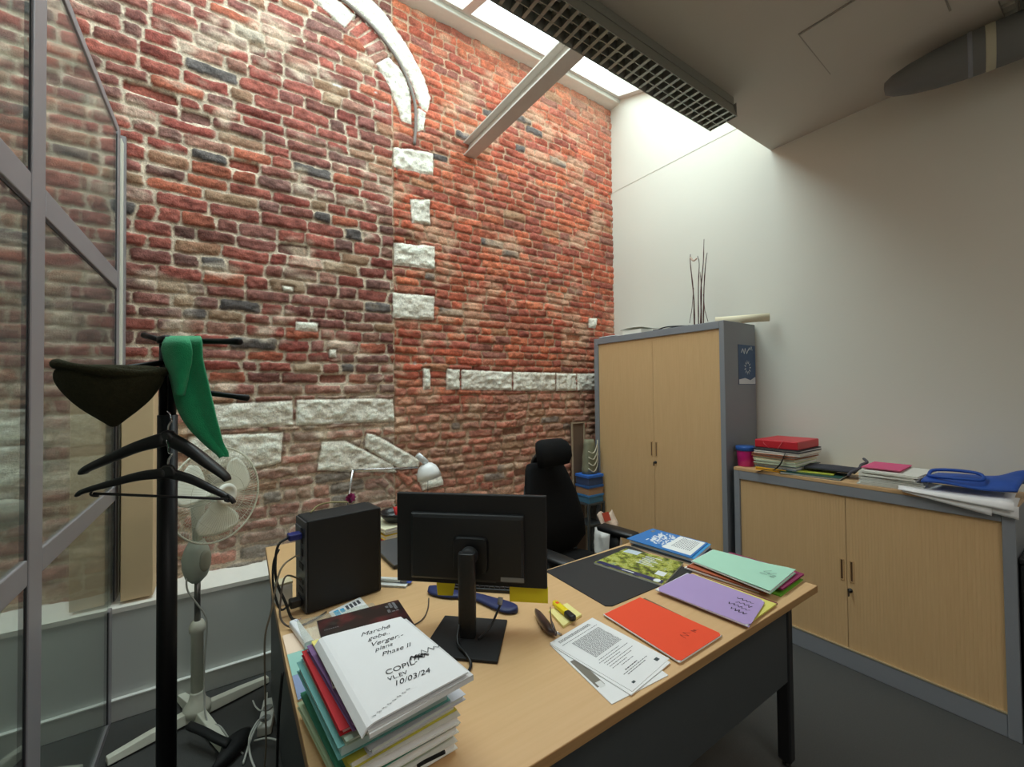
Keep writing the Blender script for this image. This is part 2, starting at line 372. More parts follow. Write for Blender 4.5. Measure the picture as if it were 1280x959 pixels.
    me = bpy.data.meshes.new(name); me.vertices.add(x.size); me.vertices.foreach_set('co', np.stack([x, y, z], 1).astype(np.float32).ravel())
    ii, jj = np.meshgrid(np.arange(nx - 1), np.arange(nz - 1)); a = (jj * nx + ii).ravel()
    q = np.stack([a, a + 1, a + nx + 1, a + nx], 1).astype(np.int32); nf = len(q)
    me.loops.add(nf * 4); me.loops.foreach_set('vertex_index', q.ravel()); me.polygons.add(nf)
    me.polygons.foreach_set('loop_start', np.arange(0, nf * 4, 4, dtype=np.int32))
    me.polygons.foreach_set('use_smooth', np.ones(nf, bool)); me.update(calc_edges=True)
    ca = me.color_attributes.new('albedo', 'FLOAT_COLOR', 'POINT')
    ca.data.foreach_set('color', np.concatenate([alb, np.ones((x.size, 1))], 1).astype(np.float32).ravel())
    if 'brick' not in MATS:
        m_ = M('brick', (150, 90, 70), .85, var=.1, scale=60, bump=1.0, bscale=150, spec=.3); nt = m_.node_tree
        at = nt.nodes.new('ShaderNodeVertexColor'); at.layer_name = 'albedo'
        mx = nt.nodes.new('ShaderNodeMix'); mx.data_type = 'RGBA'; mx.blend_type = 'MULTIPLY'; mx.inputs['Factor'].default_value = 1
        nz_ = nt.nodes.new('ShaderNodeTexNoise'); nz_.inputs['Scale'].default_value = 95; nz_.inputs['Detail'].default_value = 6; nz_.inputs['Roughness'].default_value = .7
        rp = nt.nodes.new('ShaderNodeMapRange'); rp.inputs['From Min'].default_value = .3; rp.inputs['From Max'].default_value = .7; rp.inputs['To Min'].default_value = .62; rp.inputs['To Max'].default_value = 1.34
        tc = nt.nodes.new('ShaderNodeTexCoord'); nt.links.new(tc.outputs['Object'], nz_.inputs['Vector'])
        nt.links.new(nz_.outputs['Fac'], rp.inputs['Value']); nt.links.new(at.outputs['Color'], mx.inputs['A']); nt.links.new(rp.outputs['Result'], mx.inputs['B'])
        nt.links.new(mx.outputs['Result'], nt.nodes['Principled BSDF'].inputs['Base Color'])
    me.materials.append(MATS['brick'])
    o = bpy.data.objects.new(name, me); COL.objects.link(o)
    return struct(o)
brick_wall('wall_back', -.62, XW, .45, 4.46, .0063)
brick_wall('wall_back_beyond', XL, -.62, .3, 4.46, .015)
struct(bx(XL, XW + .2, YB + .03, YB + .25, 0, ZT).build('wall_back_core', PLASTER))
# plastered plinth ledge below the bricks, with its baseboard
ld = thing('wall_plinth', 'pale grey half-height plinth wall below the bricks', 'wall', (0, 2.8, 0)); struct(ld)
MB().box(XL, 2.2, 2.71, YB - .0, 0, .497).build('plinth_wall', GREYP, ld)
def ltop(u, v):
    x_ = XL + (2.2 - XL) * u; y_ = 2.704 + (YB - .0 - 2.704) * v
    return (x_, y_, .517 + .004 * math.sin(x_ * 17 + v * 3) * v + .012 * v * v)
MB().sheet(ltop, 120, 6, .022).build('plinth_top', PLASTER, ld, smooth=False)
struct(MB().box(XL, 2.2, 2.692, 2.709, 0, .095).build('baseboard_back', M('baseboard_paint', (196, 198, 194), .5), bevel=.004))
struct(MB().box(XL, 2.2, 2.688, 2.7095, .0955, .1025).build('trim_3', M('bright_strip', (240, 240, 234), .35), bevel=.002))
# metal strip that runs round the arch and down the pier
pts = [(.42, 4.195), (.62, 4.135), (.80, 4.06), (.93, 3.972), (1.03, 3.87), (1.10, 3.75), (1.143, 3.62), (1.150, 3.5), (1.146, 3.40), (1.138, 3.31)]
struct(MB().tube(bez([(a, 2.905, b) for a, b in pts], 40), .011, 8).build('trim_4', M('weathered_metal', (132, 122, 116), .6), smooth=True))
# skylight over the shaft: wall trim, bars, panes
sk = thing('window_1', 'sloping skylight between brick wall and dropped ceiling', 'skylight', (1.5, 2.2, 4.2)); struct(sk)
def sz(y): return 4.415 - .33 * (YB - y)
t = MB().box(XL, XW, 2.80, 2.95, 4.335, 4.40).box(XL, XW, 2.845, 2.95, 4.40, 4.47)
t.build('frame', WPLASTIC, sk, bevel=.008)
fr = MB()
def bar(x0, x1, y0, y1, h=.05):
    fr.put([(x0, y0, sz(y0)), (x1, y0, sz(y0)), (x1, y1, sz(y1)), (x0, y1, sz(y1)), (x0, y0, sz(y0) + h), (x1, y0, sz(y0) + h), (x1, y1, sz(y1) + h), (x0, y1, sz(y1) + h)],
           [(0, 3, 2, 1), (4, 5, 6, 7), (0, 1, 5, 4), (1, 2, 6, 5), (2, 3, 7, 6), (3, 0, 4, 7)])
bar(XL, XW, 1.36, 1.46, .1); bar(XL, XW, 2.76, 2.835, .06)
for xb in (-1.05, .0, 1.5, XW - .03): bar(xb - .035, xb + .035, 1.46, 2.76, .06)
fr.build('glazing_bar', M('skylight_bar', (214, 210, 204), .5), sk); fr = MB()
PANE = glassmat('skylight_pane', (.93, .985, .98, 1), .03)
bar(XL, -1.05, 1.30, 2.95, .05)
fr.build('light_blocker', WHITE, sk)  # unseen opaque cover, added to cut skylight falling on the low cabinet
for xa, xb in ((-1.05, 0), (0, 1.5), (1.5, XW - .03)):
    q = MB(); q.put([(xa + .03, 1.42, sz(1.42) + .03), (xb - .03, 1.42, sz(1.42) + .03), (xb - .03, 2.80, sz(2.80) + .03), (xa + .03, 2.80, sz(2.80) + .03),
           (xa + .03, 1.42, sz(1.42) + .04), (xb - .03, 1.42, sz(1.42) + .04), (xb - .03, 2.80, sz(2.80) + .04), (xa + .03, 2.80, sz(2.80) + .04)],
          [(0, 3, 2, 1), (4, 5, 6, 7), (0, 1, 5, 4), (1, 2, 6, 5), (2, 3, 7, 6), (3, 0, 4, 7)])
    q.build('pane', PANE, sk)
# painted steel I-beam spanning the shaft
bm = MB(); zb0, zb1 = 3.36, 3.47
for a, b, c_, d in ((1.545, 1.645, zb0, zb0 + .012), (1.545, 1.645, zb1 - .012, zb1), (1.590, 1.600, zb0 + .012, zb1 - .012)): bm.box(a, b, 1.43, 2.945, c_, d)
struct(bm.build('trim_5', M('painted_beam', (206, 200, 192), .5), bevel=.002), 'pale painted steel beam spanning the light shaft below the skylight', 'beam')

# ------------------------------------------------------------------ glass partition on the left
gp = thing('wall_left', 'grey framed glass partition meeting the brick wall', 'partition', (XG, 1.7, 0)); struct(gp)
x0, x1 = XG - .016, XG
for y0, y1, zt in ((.56, .67, 2.84), (1.668, 1.771, 2.84), (2.772, 2.825, 2.84)):
    z0 = 0 if y1 < 2.7 else .53
    bx(x0, x1, y0, y1, z0, zt).build('post', ALU, gp, bevel=.004)
    bx(x0, x1 - .003, y0 - .010, y0, z0, zt - .05).build('gasket', GASKET, gp)
bx(x0, x1, 2.645, 2.700, 0, .53).build('post', ALU, gp, bevel=.004)
bx(x0, x1 - .003, 2.635, 2.645, 0.03, .53).build('gasket', GASKET, gp)
bx(x0, x1 + .004, 2.825, 2.880, .54, 2.80).build('infill_strip', M('strip_paint', (222, 222, 208), .6), gp)
bx(x0, x1 + .012, 2.880, 2.906, .54, 2.84).build('wall_channel', ALU, gp)
for ya, yb in ((.67, 1.660), (1.771, 2.764)):
    bx(x0, x1, ya, yb, 2.035, 2.118).build('transom', ALU, gp, bevel=.004)
    bx(x0, x1, ya, yb, 1.012, 1.082).build('transom', ALU, gp, bevel=.004)
    bx(x0, x1, ya, yb, 2.80, 2.84).build('head_rail', ALU, gp, bevel=.004)
    bx(x0, x1 - .003, ya, yb, 2.025, 2.035).build('gasket', GASKET, gp)
    GL = glassmat('partition_glass', (.86, .90, .87, 1), .05, .05)
    yb2 = yb if yb < 2 else 2.637
    bx(XG - .010, XG - .005, ya, yb2, .03, 1.012).build('pane', GL, gp)
    bx(XG - .010, XG - .005, ya, yb, 1.082, 2.027).build('pane', GL, gp)
    bx(XG - .010, XG - .005, ya, yb, 2.118, 2.80).build('pane', GL, gp)
    bx(x0, x1, ya, yb2, 0, .03).build('floor_channel', ALU, gp)
bx(XG - .010, XG - .005, 2.645, 2.764, .54, 1.012).build('pane', GL, gp)

# ================================================================== CEILING THINGS
lf = thing('ceiling_light', 'long grey fluorescent ceiling fixture with louvred underside along the skylight edge', 'ceiling light', (1.5, 1.34, ZC))
LX0, LX1, LY0, LY1, LZ0 = .55, 2.45, 1.262, 1.428, 3.085
FIX = M('fixture_paint', (150, 150, 142), .45)
hs = MB()
hs.box(LX0, LX1, LY0 + .02, LY1 - .02, 3.165, ZC - .001)
hs.put([(LX0, LY0, LZ0), (LX1, LY0, LZ0), (LX1, LY0 + .025, 3.17), (LX0, LY0 + .025, 3.17), (LX0, LY0 + .004, LZ0), (LX1, LY0 + .004, LZ0), (LX1, LY0 + .03, 3.166), (LX0, LY0 + .03, 3.166)],
       [(0, 1, 2, 3), (4, 7, 6, 5), (0, 4, 5, 1), (3, 2, 6, 7), (0, 3, 7, 4), (1, 5, 6, 2)])
hs.put([(LX0, LY1, LZ0), (LX1, LY1, LZ0), (LX1, LY1 - .025, 3.17), (LX0, LY1 - .025, 3.17), (LX0, LY1 - .004, LZ0), (LX1, LY1 - .004, LZ0), (LX1, LY1 - .03, 3.166), (LX0, LY1 - .03, 3.166)],
       [(3, 2, 1, 0), (5, 6, 7, 4), (1, 5, 4, 0), (7, 6, 2, 3), (4, 7, 3, 0), (2, 6, 5, 1)])
hs.build('housing', FIX, lf)
for xe in (LX0, LX1 - .004): bx(xe, xe + .004, LY0 + .004, LY1 - .004, LZ0 + .002, 3.168).build('end_plate', FIX, lf)
lv = MB(); RF = M('louver_aluminium', (172, 172, 162), .3, metal=.6)
for k in range(33):
    xx = LX0 + .03 + k * (LX1 - LX0 - .06) / 32
    lv.put([(xx - .008, LY0 + .006, LZ0 + .002), (xx + .008, LY0 + .006, LZ0 + .002), (xx + .001, LY0 + .02, LZ0 + .045), (xx - .001, LY0 + .02, LZ0 + .045),
            (xx - .008, LY1 - .006, LZ0 + .002), (xx + .008, LY1 - .006, LZ0 + .002), (xx + .001, LY1 - .02, LZ0 + .045), (xx - .001, LY1 - .02, LZ0 + .045)],
           [(0, 1, 2, 3), (7, 6, 5, 4), (1, 0, 4, 5), (3, 2, 6, 7), (0, 3, 7, 4), (2, 1, 5, 6)])
for yy in (LY0 + .058, LY0 + .108): lv.box(LX0 + .006, LX1 - .006, yy - .002, yy + .002, LZ0 + .001, LZ0 + .046)
lv.build('louver', RF, lf)
for yy in (LY0 + .058, LY0 + .108): MB().tube([(LX0 + .03, yy, LZ0 + .062), (LX1 - .03, yy, LZ0 + .062)], .008, 10).build('lamp_tube', M('unlit_tube', (225, 226, 220), .3), lf, smooth=True)
# access panel
struct(MB().prism([(2.270, .876), (2.706, .896), (2.706, .434), (2.270, .424)], ZC - .004, ZC - .0005).build('trim_7', M('panel_gap', (158, 150, 140), .8)))
ap = MB().prism([(2.276, .87), (2.70, .89), (2.70, .44), (2.276, .43)], ZC - .0075, ZC - .0045)
struct(ap.build('trim_6', CEIL), 'flat painted access panel in the dropped ceiling near the duct', 'ceiling panel')
# duct
dc = thing('ventilation_duct', 'round grey ventilation duct running under the ceiling along the white wall', 'duct', (3.05, .4, 3.07))
A, B = Vector((2.905, .72, 3.098)), Vector((3.06, -.30, 3.098))
DUCT = M('duct_sleeve', (112, 112, 110), .6, bump=.3, bscale=30)
mid = A.lerp(B, .345)
MB().lathe([(.002, -.004), (.030, 0), (.050, .03), (.072, .10), (.088, .19), (.096, .28), (.098, .36), (.098, (B - A).length)], A, B - A, 32).build('sleeve', DUCT, dc, smooth=True)
MB().lathe([(.0985, 0), (.100, .004), (.100, .028), (.0985, .032)], mid, B - A, 32).build('band', M('duct_tape', (190, 184, 160), .5), dc, smooth=True)
MB().lathe([(.0975, 0), (.0995, .004), (.0995, .012), (.0975, .016)], A.lerp(B, .29), B - A, 32).build('band', STEEL, dc, smooth=True)

# ================================================================== CABINETS
def tambour(name, y0, y1, x, z0, z1, parent, n):
    """door of narrow vertical slats; front faces -X"""
    mb = MB(); prof = []; w_ = (y1 - y0) / n
    for i in range(n):
        a = y0 + i * w_
        prof += [(a, .0008), (a + .0012, 0), (a + w_ - .0012, 0)]
    prof.append((y1, .0008))
    vs = [(x + p[1], p[0], z0) for p in prof] + [(x + p[1], p[0], z1) for p in prof]; k = len(prof)
    fs = [(i, i + 1, k + i + 1, k + i) for i in range(k - 1)]
    vs += [(x + .014, y0, z0), (x + .014, y1, z0), (x + .014, y0, z1), (x + .014, y1, z1)]
    fs += [(2 * k, 2 * k + 2, 2 * k + 3, 2 * k + 1)]
    mb.put(vs, fs)
    return mb.build(name, TAMB, parent)
HAND = M('handle_plastic', (206, 168, 120), .4); HDARK = M('handle_recess', (96, 68, 42), .6)
def recess_handle(parent, x, y, z0, z1):
    h = MB().box(x - .004, x + .001, y - .010, y - .0045, z0, z1).box(x - .004, x + .001, y + .0045, y + .010, z0, z1).box(x - .004, x + .001, y - .010, y + .010, z1, z1 + .005).box(x - .004, x + .001, y - .010, y + .010, z0 - .005, z0).build('handle', HAND, parent, bevel=.001)
    bx(x - .0012, x + .0005, y - .0045, y + .0045, z0, z1).build('finger_recess', HDARK, h)
def cabinet(name, label, y0, y1, ztop, ft, fl, fr_, plinth, ysplit, hz, wood_top, group=None):
    X0, X1 = 2.79, 3.205
    t = thing(name, label, 'cabinet', ((X0 + X1) / 2, (y0 + y1) / 2, 0))
    zt = ztop - (.02 if wood_top else 0)
    m = MB().box(X0, X1, y0, y0 + fr_, 0, zt).box(X0, X1, y1 - fl, y1, 0, zt).box(X0, X1, y0 + fr_, y1 - fl, zt - ft, zt).box(X0 + .004, X1, y0 + fr_, y1 - fl, 0, plinth).box(X1 - .01, X1, y0 + fr_, y1 - fl, plinth, zt - ft)
    m.build('carcass', STEEL, t, bevel=.003)
    bx(X0 + .002, X0 + .02, y0 + fr_, y1 - fl, plinth, plinth + .006).build('door_track', M('track_aluminium', (196, 182, 150), .35, metal=.5), t)
    if wood_top: bx(X0 - .002, X1, y0, y1, zt, ztop).build('worktop', wood('cabinet_top', (214, 176, 130), (202, 162, 114), 'Y'), t, bevel=.002)
    za, zb = plinth + .006, zt - ft
    n1 = int((ysplit - y0 - fr_) / .0135); n2 = int((y1 - fl - ysplit) / .0135)
    d1 = tambour('door', y0 + fr_, ysplit - .001, X0 + .014, za, zb, t, n1)
    d2 = tambour('door', ysplit + .001, y1 - fl, X0 + .014, za, zb, t, n2)
    for d, yy in ((d1, ysplit - .022), (d2, ysplit + .022)): recess_handle(d, X0 + .014, yy, hz, hz + .105)
    lk = MB().lathe([(.011, 0), (.011, .006), (.004, .0065), (.004, .02)], (X0 + .014, ysplit - .014, hz - .05), (-1, 0, 0), 14).build('lock', BLACK, d1, smooth=True)
    MB().box(X0 - .016, X0 - .004, ysplit - .0155, ysplit - .0125, hz - .075, hz - .044).build('key', BLACK, lk)
    return t
cabinet('tall_cabinet', 'tall grey steel cabinet with two beech slatted sliding doors beside the brick wall', 1.558, 2.774, 1.98, .052, .045, .036, .09, 2.148, .995, False)
cabinet('low_cabinet', 'low grey steel cabinet with beech slatted doors and wood top under piled papers', .303, 1.511, 1.0, .055, .036, .040, .098, .908, .468, True)
# sticker poster on the side of the tall cabinet
ps = thing('poster', 'small blue poster with a pale flower taped to the tall cabinet side', 'poster', (3.08, 1.557, 1.68))
bx(2.965, 3.195, 1.5555, 1.5575, 1.545, 1.825).build('sheet', M('poster_blue', (74, 96, 128), .6, var=.25, scale=14), ps)
fl = MB()
for k in range(11):
    a = 2 * PI * k / 11; cx, cz = 3.085 + .05 * math.cos(a), 1.665 + .055 * math.sin(a)
    fl.put([(3.085 + .026 * math.cos(a - .2), 1.5548, 1.665 + .03 * math.sin(a - .2)), (cx, 1.5548, cz), (3.085 + .026 * math.cos(a + .2), 1.5548, 1.665 + .03 * math.sin(a + .2))], [(0, 1, 2)])
fl.build('flower_print', M('poster_white', (214, 220, 224), .6), ps)
lt = MB(); scribble(lt, (3.005, 1.5549, 1.765), (1, 0, 0), (0, 0, .04), .09, 3, .004)
l2 = MB(); scribble(l2, (3.10, 1.5549, 1.79), (1, 0, 0), (0, 0, .03), .05, 4, .004); l2.build('lettering', M('poster_white', (214, 220, 224), .6), ps)
lt.build('lettering', MATS['poster_white'], ps)
fp = MB().put([(2.968, 1.5549, 1.548), (3.19, 1.5549, 1.548), (3.19, 1.5549, 1.60), (3.12, 1.5549, 1.575), (3.05, 1.5549, 1.59), (2.968, 1.5549, 1.58)], [(0, 1, 2, 3, 4, 5)])
fp.build('foot_print', MATS['poster_white'], ps)

# ------------------------------------------------------------------ things on the tall cabinet
ZT_ = 1.98
tag(MB().sheet(lambda u, v: (2.80 + .33 * u, 2.72 - .19 * v + .03 * u, ZT_ + .007 + .018 * abs(math.sin(v * 4)) * u), 6, 8, .006).build('paper_sheaf', WPAPER, smooth=True),
    'curling white papers on the tall cabinet at its brick wall end', 'papers')
bxx = thing('white_box', 'low white cardboard tray on the tall cabinet behind loose papers', 'box', (2.93, 2.25, ZT_))
MB().box(2.86, 3.06, 2.30, 2.50, ZT_, ZT_ + .045).build('body', paper('box_white', (240, 238, 226)), bxx, bevel=.004)
MB().sheet(lambda u, v: (2.85 + .22 * u, 2.52 - .24 * v, ZT_ + .052 + .012 * math.sin(v * 3)), 4, 5, .004).build('lid', MATS['box_white'], bxx, smooth=True)
cb = bez([(2.83, 2.16, ZT_ + .008), (2.90, 2.09, ZT_ + .016), (2.86, 2.0, ZT_ + .012), (2.95, 1.93, ZT_ + .02), (2.87, 1.87, ZT_ + .01), (2.97, 1.80, ZT_ + .008), (2.84, 2.02, ZT_ + .02), (2.88, 2.18, ZT_ + .008)], 60)
tag(MB().tube(cb, .005, 7).build('coiled_cable', BLACK, smooth=True), 'dark cable lying coiled on top of the tall cabinet', 'cable')
tw = thing('twig_arrangement', 'slender dried reddish twigs standing upright on the tall cabinet', 'twigs', (2.95, 1.86, ZT_))
TW = M('twig_bark', (92, 62, 58), .8, var=.3, scale=60)
ctr = onx(874, 400, 2.95); ctr.z = ZT_
for pxs, r0 in ((((868, 402), (867, 370), (863, 330), (863, 318)), .006), (((873, 402), (873, 360), (874, 330), (872, 320)), .0045), (((877, 402), (876, 365), (879, 330), (880, 299)), .0055), (((879, 402), (880, 360), (882, 330), (884, 316)), .005), (((875, 402), (877, 370), (876, 350), (875, 340)), .004)):
    P_ = []
    for i, q in enumerate(pxs):
        p = onx(q[0], q[1], 2.95 + .006 * (i - 1) * (1 if r0 > .005 else -1)); P_.append(p)
    P_[0].z = ZT_
    path = bez(P_, 15); MB().tube(path, [r0 * (1 - .6 * i / len(path)) * (1.3 if i % 5 == 2 else 1) for i in range(len(path))], 6).build('twig', TW, tw, smooth=True)
wr = onx(866, 325, 2.95)
MB().tube(bez([onx(863, 322, 2.945), onx(867, 326, 2.94), onx(871, 323, 2.945)], 10), .006, 6).build('tie', M('raffia', (196, 168, 150), .8), tw, smooth=True)
for q in (((862, 404), (865, 385), (867, 360)), ((885, 402), (881, 388), (879, 368))):
    MB().tube([onx(*p, 2.93) for p in q], .0022, 5).build('support_wire', TW, tw, smooth=True)
rp = thing('paper_roll', 'cream roll of paper lying across the tall cabinet top and overhanging its side', 'paper roll', (3.1, 1.55, ZT_))
CREAM = paper('cream_paper', (226, 216, 186))
MB().lathe([(.028, 0), (.028, .34), (.021, .341), (.020, .30)], (3.135, 1.425, ZT_ + .030), (-.30, .50, 0), 20).build('roll', CREAM, rp, smooth=True)
MB().sheet(lambda u, v: (2.90 + .13 * u + .08 * v, 1.76 - .19 * u + .03 * v, ZT_ + .010 + .003 * math.sin(u * 5 + v * 2)), 8, 5, .003).build('loose_sheet', CREAM, rp, smooth=True)

# ------------------------------------------------------------------ things on the low cabinet
ZL = 1.0
def rect(cx, cy, w, d, a):
    c_, s_ = math.cos(a), math.sin(a)
    return [(cx + c_ * x - s_ * y, cy + s_ * x + c_ * y) for x, y in ((-w / 2, -d / 2), (w / 2, -d / 2), (w / 2, d / 2), (-w / 2, d / 2))]
pt = thing('plastic_pot', 'small magenta plastic pot with a blue lid beside the paper stack', 'pot', (2.885, 1.478, ZL))
MB().lathe([(.046, 0), (.049, .003), (.055, .100), (.0555, .106)], (2.885, 1.478, ZL), n=32).build('body', M('magenta_plastic', (206, 32, 124), .35, coat=.3), pt, smooth=True)
MB().lathe([(.057, .103), (.061, .105), (.061, .128), (.057, .133), (.002, .1335)], (2.885, 1.478, ZL), n=32).build('lid', M('blue_plastic_lid', (36, 86, 160), .4), pt, smooth=True)
# stack of folders with a red box file on top
fcols = [('orange_folder', 'bright orange yellow folder at the bottom of the stack under the red box file', (232, 170, 40), .012, 2.95, 1.345, .30, .17, .06),
         ('grey_folder', 'grey blue folder just above the orange one in the stack under the red box file', (120, 132, 138), .018, 2.98, 1.31, .32, .24, -.04),
         ('pale_folder', 'pale green folder in the stack under the red box file', (196, 206, 178), .016, 2.97, 1.32, .32, .24, .03),
         ('cream_folder', 'cream folder in the middle of the stack under the red box file', (220, 210, 180), .014, 2.98, 1.325, .32, .24, .0),
         ('brown_folder', 'rust brown folder in the stack under the red box file', (150, 92, 62), .014, 2.97, 1.32, .32, .25, -.03),
         ('white_folder', 'white document wallet in the stack under the red box file', (228, 224, 214), .012, 2.98, 1.31, .32, .26, .02),
         ('dark_folder', 'dark slate folder directly under the red box file', (62, 60, 66), .014, 2.98, 1.31, .32, .26, .0)]
z = ZL + .0005
for nm, lb, c_, th, cx, cy, wx_, wy_, a in fcols:
    th *= 1.42; cy -= .045
    t = thing(nm, lb, 'folder', (cx, cy, z), 'folders stacked under the red box file')
    cm = paper(nm + '_card', c_)
    MB().prism(rect(cx, cy, wx_, wy_, a), z, z + .0065).prism(rect(cx, cy, wx_, wy_, a + .01), z + th - .0065, z + th - .0005).build('cover', cm, t)
    MB().prism(rect(cx + .004, cy - .003, wx_ - .016, wy_ - .012, a - .01), z + .0066, z + th - .0067).build('sheets', WPAPER, t)
    z += th
rb = thing('box_file', 'red elastic box file on top of the folder stack on the low cabinet', 'box file', (2.98, 1.265, z))
REDF = M('red_card', (198, 34, 48), .4, var=.08)
MB().prism(rect(2.98, 1.267, .32, .245, .02), z, z + .05).build('case', REDF, rb, bevel=.006)
def onrb(a, b): return (2.98 - .161, 1.312 + a, z + b)
MB().tube([(2.822, 1.34, z + .051), (2.8185, 1.33, z + .025), (2.822, 1.30, z - .0)], .002, 5).tube([(2.8185, 1.22, z + .05), (2.816, 1.235, z + .025), (2.819, 1.25, z)], .002, 5).build('elastic', M('pink_elastic', (226, 110, 118), .6), rb)
stp = [(2.812, 1.205, ZL + .125), (2.803, 1.21, ZL + .10), (2.792, 1.225, ZL + .055), (2.786, 1.26, ZL + .016), (2.782, 1.31, ZL + .008), (2.780, 1.36, ZL - .012)]
ss = MB(); pth = bez(stp, 30)
for a, b in zip(pth, pth[1:]):
    s_ = Vector((0.1, .35, .93)).cross((b - a).normalized()).normalized() * .011
    n_ = s_.cross(b - a).normalized() * .001
    ss.put([tuple(a - s_ - n_), tuple(b - s_ - n_), tuple(b + s_ - n_), tuple(a + s_ - n_), tuple(a - s_ + n_), tuple(b - s_ + n_), tuple(b + s_ + n_), tuple(a + s_ + n_)], [(0, 3, 2, 1), (4, 5, 6, 7), (0, 1, 5, 4), (3, 7, 6, 2)])
tag(ss.build('black_strap', BLACKM), 'black fabric strap hanging down the front of the folder stack on the low cabinet', 'strap')
def folder(name, label, cat, cx, cy, w_, d, a, z, th, col, sheetcol=None, group=None, curl=0.0):
    t = thing(name, label, cat, (cx, cy, z), group)
    cm = paper(name + '_card', col)
    ca, sa = math.cos(a), math.sin(a)
    def fn(u, v):
        x_, y_ = (u - .5) * w_, (v - .5) * d
        return (cx + ca * x_ - sa * y_, cy + sa * x_ + ca * y_, z + th + curl * (u ** 3) * .6 + curl * .4 * v ** 2)
    MB().prism(rect(cx, cy, w_, d, a), z, z + .0012).build('back_cover', cm, t)
    MB().prism(rect(cx, cy, w_ - .012, d - .010, a + .008), z + .0013, z + max(th - .0014, .002)).build('sheets', sheetcol or WPAPER, t)
    MB().sheet(fn, 8, 8, .0012).build('cover', cm, t, smooth=False)
    return t
folder('dark_green_folder', 'dark green folder with a white sheet edge beside the folder stack', 'folder', 2.90, 1.09, .21, .30, .10, ZL + .0005, .012, (22, 72, 60))
folder('lime_folder', 'lime yellow folder lying on the dark green folder', 'folder', 2.945, 1.10, .20, .20, .22, ZL + .014, .006, (206, 214, 76))
pu = thing('pouch', 'flat black pouch with a long strap between the lime folder and the pink folder', 'pouch', (2.95, 1.0, ZL + .014))
DARKF = M('dark_fabric', (52, 52, 60), .85, bump=.4, bscale=300)
MB().sheet(lambda u, v: (2.87 + .17 * u + .03 * v, 1.13 - .24 * v + .03 * u, ZL + .034 + .012 * math.sin(v * 3.1) * math.sin(u * 3.1)), 8, 10, .012).build('body', DARKF, pu, smooth=True)
MB().tube(bez([(2.83, .90, ZL + .030), (2.835, .885, ZL + .055), (2.87, .86, ZL + .075), (2.93, .87, ZL + .085), (3.02, .87, ZL + .09), (3.09, .905, ZL + .098)], 24), .0075, 8).build('strap', M('strap_grey', (78, 76, 84), .8), pu, smooth=True)
# heap with the pink folder
zz = ZL + .0005
for nm, lb, c_, th, cx, cy, w_, d, a in (('paper_bundle', 'thick bundle of grey white papers under the pink folder', (206, 208, 200), .040, 2.945, .735, .27, .25, .10), ('paper_bundle', 'upper bundle of crumpled white papers just below the pink folder', (222, 222, 212), .030, 2.965, .725, .30, .23, -.06)):
    t = thing(nm, lb, 'papers', (cx, cy, zz)); pm = paper('bundle_%d' % int(th * 1000), c_)
    for k in range(5):
        z0 = zz + k * th / 5; aa = a + random.uniform(-.05, .05)
        ox, oy = cx + random.uniform(-.008, .008), cy + random.uniform(-.01, .01)
        ca, sa = math.cos(aa), math.sin(aa); ph = random.uniform(0, 5)
        MB().sheet(lambda u, v: (ox + ca * (u - .5) * w_ - sa * (v - .5) * d, oy + sa * (u - .5) * w_ + ca * (v - .5) * d, z0 + th / 5 - .0003 + .004 * math.sin(u * 6 + ph) * (1 - v) * v), 6, 6, th / 5 - .0012).build('sheaf', pm, t)
    zz += th + .004
folder('pink_folder', 'pink folder on top of the crumpled paper bundles on the low cabinet', 'folder', 2.985, .775, .26, .16, .05, zz + .002, .006, (214, 84, 128))
# loose white sheets that overhang the front edge
for k, (poly, z0, lb) in enumerate(([([(1153, 617), (1180, 614), (1272, 632), (1274, 650)], .003, 'white sheet lowest of the loose papers overhanging the low cabinet front')]) + [([(1128, 606), (1150, 596), (1246, 626), (1240, 645)], .009, 'white sheet with a folded corner overhanging the low cabinet front'), ([(1122, 594), (1160, 592), (1279, 626), (1268, 640)], .018, 'top white papers directly under the blue cloth bag')]):
    P_ = [onx(q[0], q[1], 2.79 - .012 - .006 * k) if i in (0, 3) else None for i, q in enumerate(poly)]
    a, d_ = P_[0], P_[3]
    x_in = 3.02
    ya, yd = a.y, d_.y; zf = ZL + z0
    za_, zd_ = min(a.z, ZL + z0 - .01), min(d_.z, ZL + z0 - .01)
    def fn(u, v, ya=ya, yd=yd, za_=za_, zd_=zd_, zf=zf, k=k):
        y_ = ya + (yd - ya) * v; zl = za_ + (zd_ - za_) * v
        if u < .72: return (x_in - (x_in - 2.783) * u / .72, y_ + .02 * (1 - u), zf + .003 * math.sin(v * 5 + k))
        q = (u - .72) / .28; xo = 2.783 - (.010 + .006 * k) * math.sin(q * PI / 2)
        return (xo, y_, zf + (zl - zf) * (1 - math.cos(q * PI / 2)))
    tag(MB().sheet(fn, 20, 10, .0012).build('loose_sheet', WPAPER, smooth=True), lb, 'paper', 'loose papers overhanging the low cabinet')
bg = thing('cloth_bag', 'bright blue cloth bag lying folded on white papers on the low cabinet', 'bag', (2.95, .45, ZL + .03))
BLUEB = M('blue_cloth', (30, 78, 166), .55, var=.2, scale=18, bump=.35, bscale=40)
def bagf(u, v):
    y_ = .60 - .30 * v; x_ = 2.805 + .32 * u + .03 * v
    hgt = .022 + .034 * math.sin(PI * min(1, u * 1.1)) * (.5 + .5 * v) + .042 * smoothf(.55, .95, v) * math.exp(-((u - .75) / .3) ** 2) + .005 * math.sin(9 * u + 7 * v)
    return (x_, y_ - .02 * u, ZL + .028 + hgt * (1 - .6 * smoothf(.8, 1, u)))
def smoothf(a, b, x): t = min(1, max(0, (x - a) / (b - a))); return t * t * (3 - 2 * t)
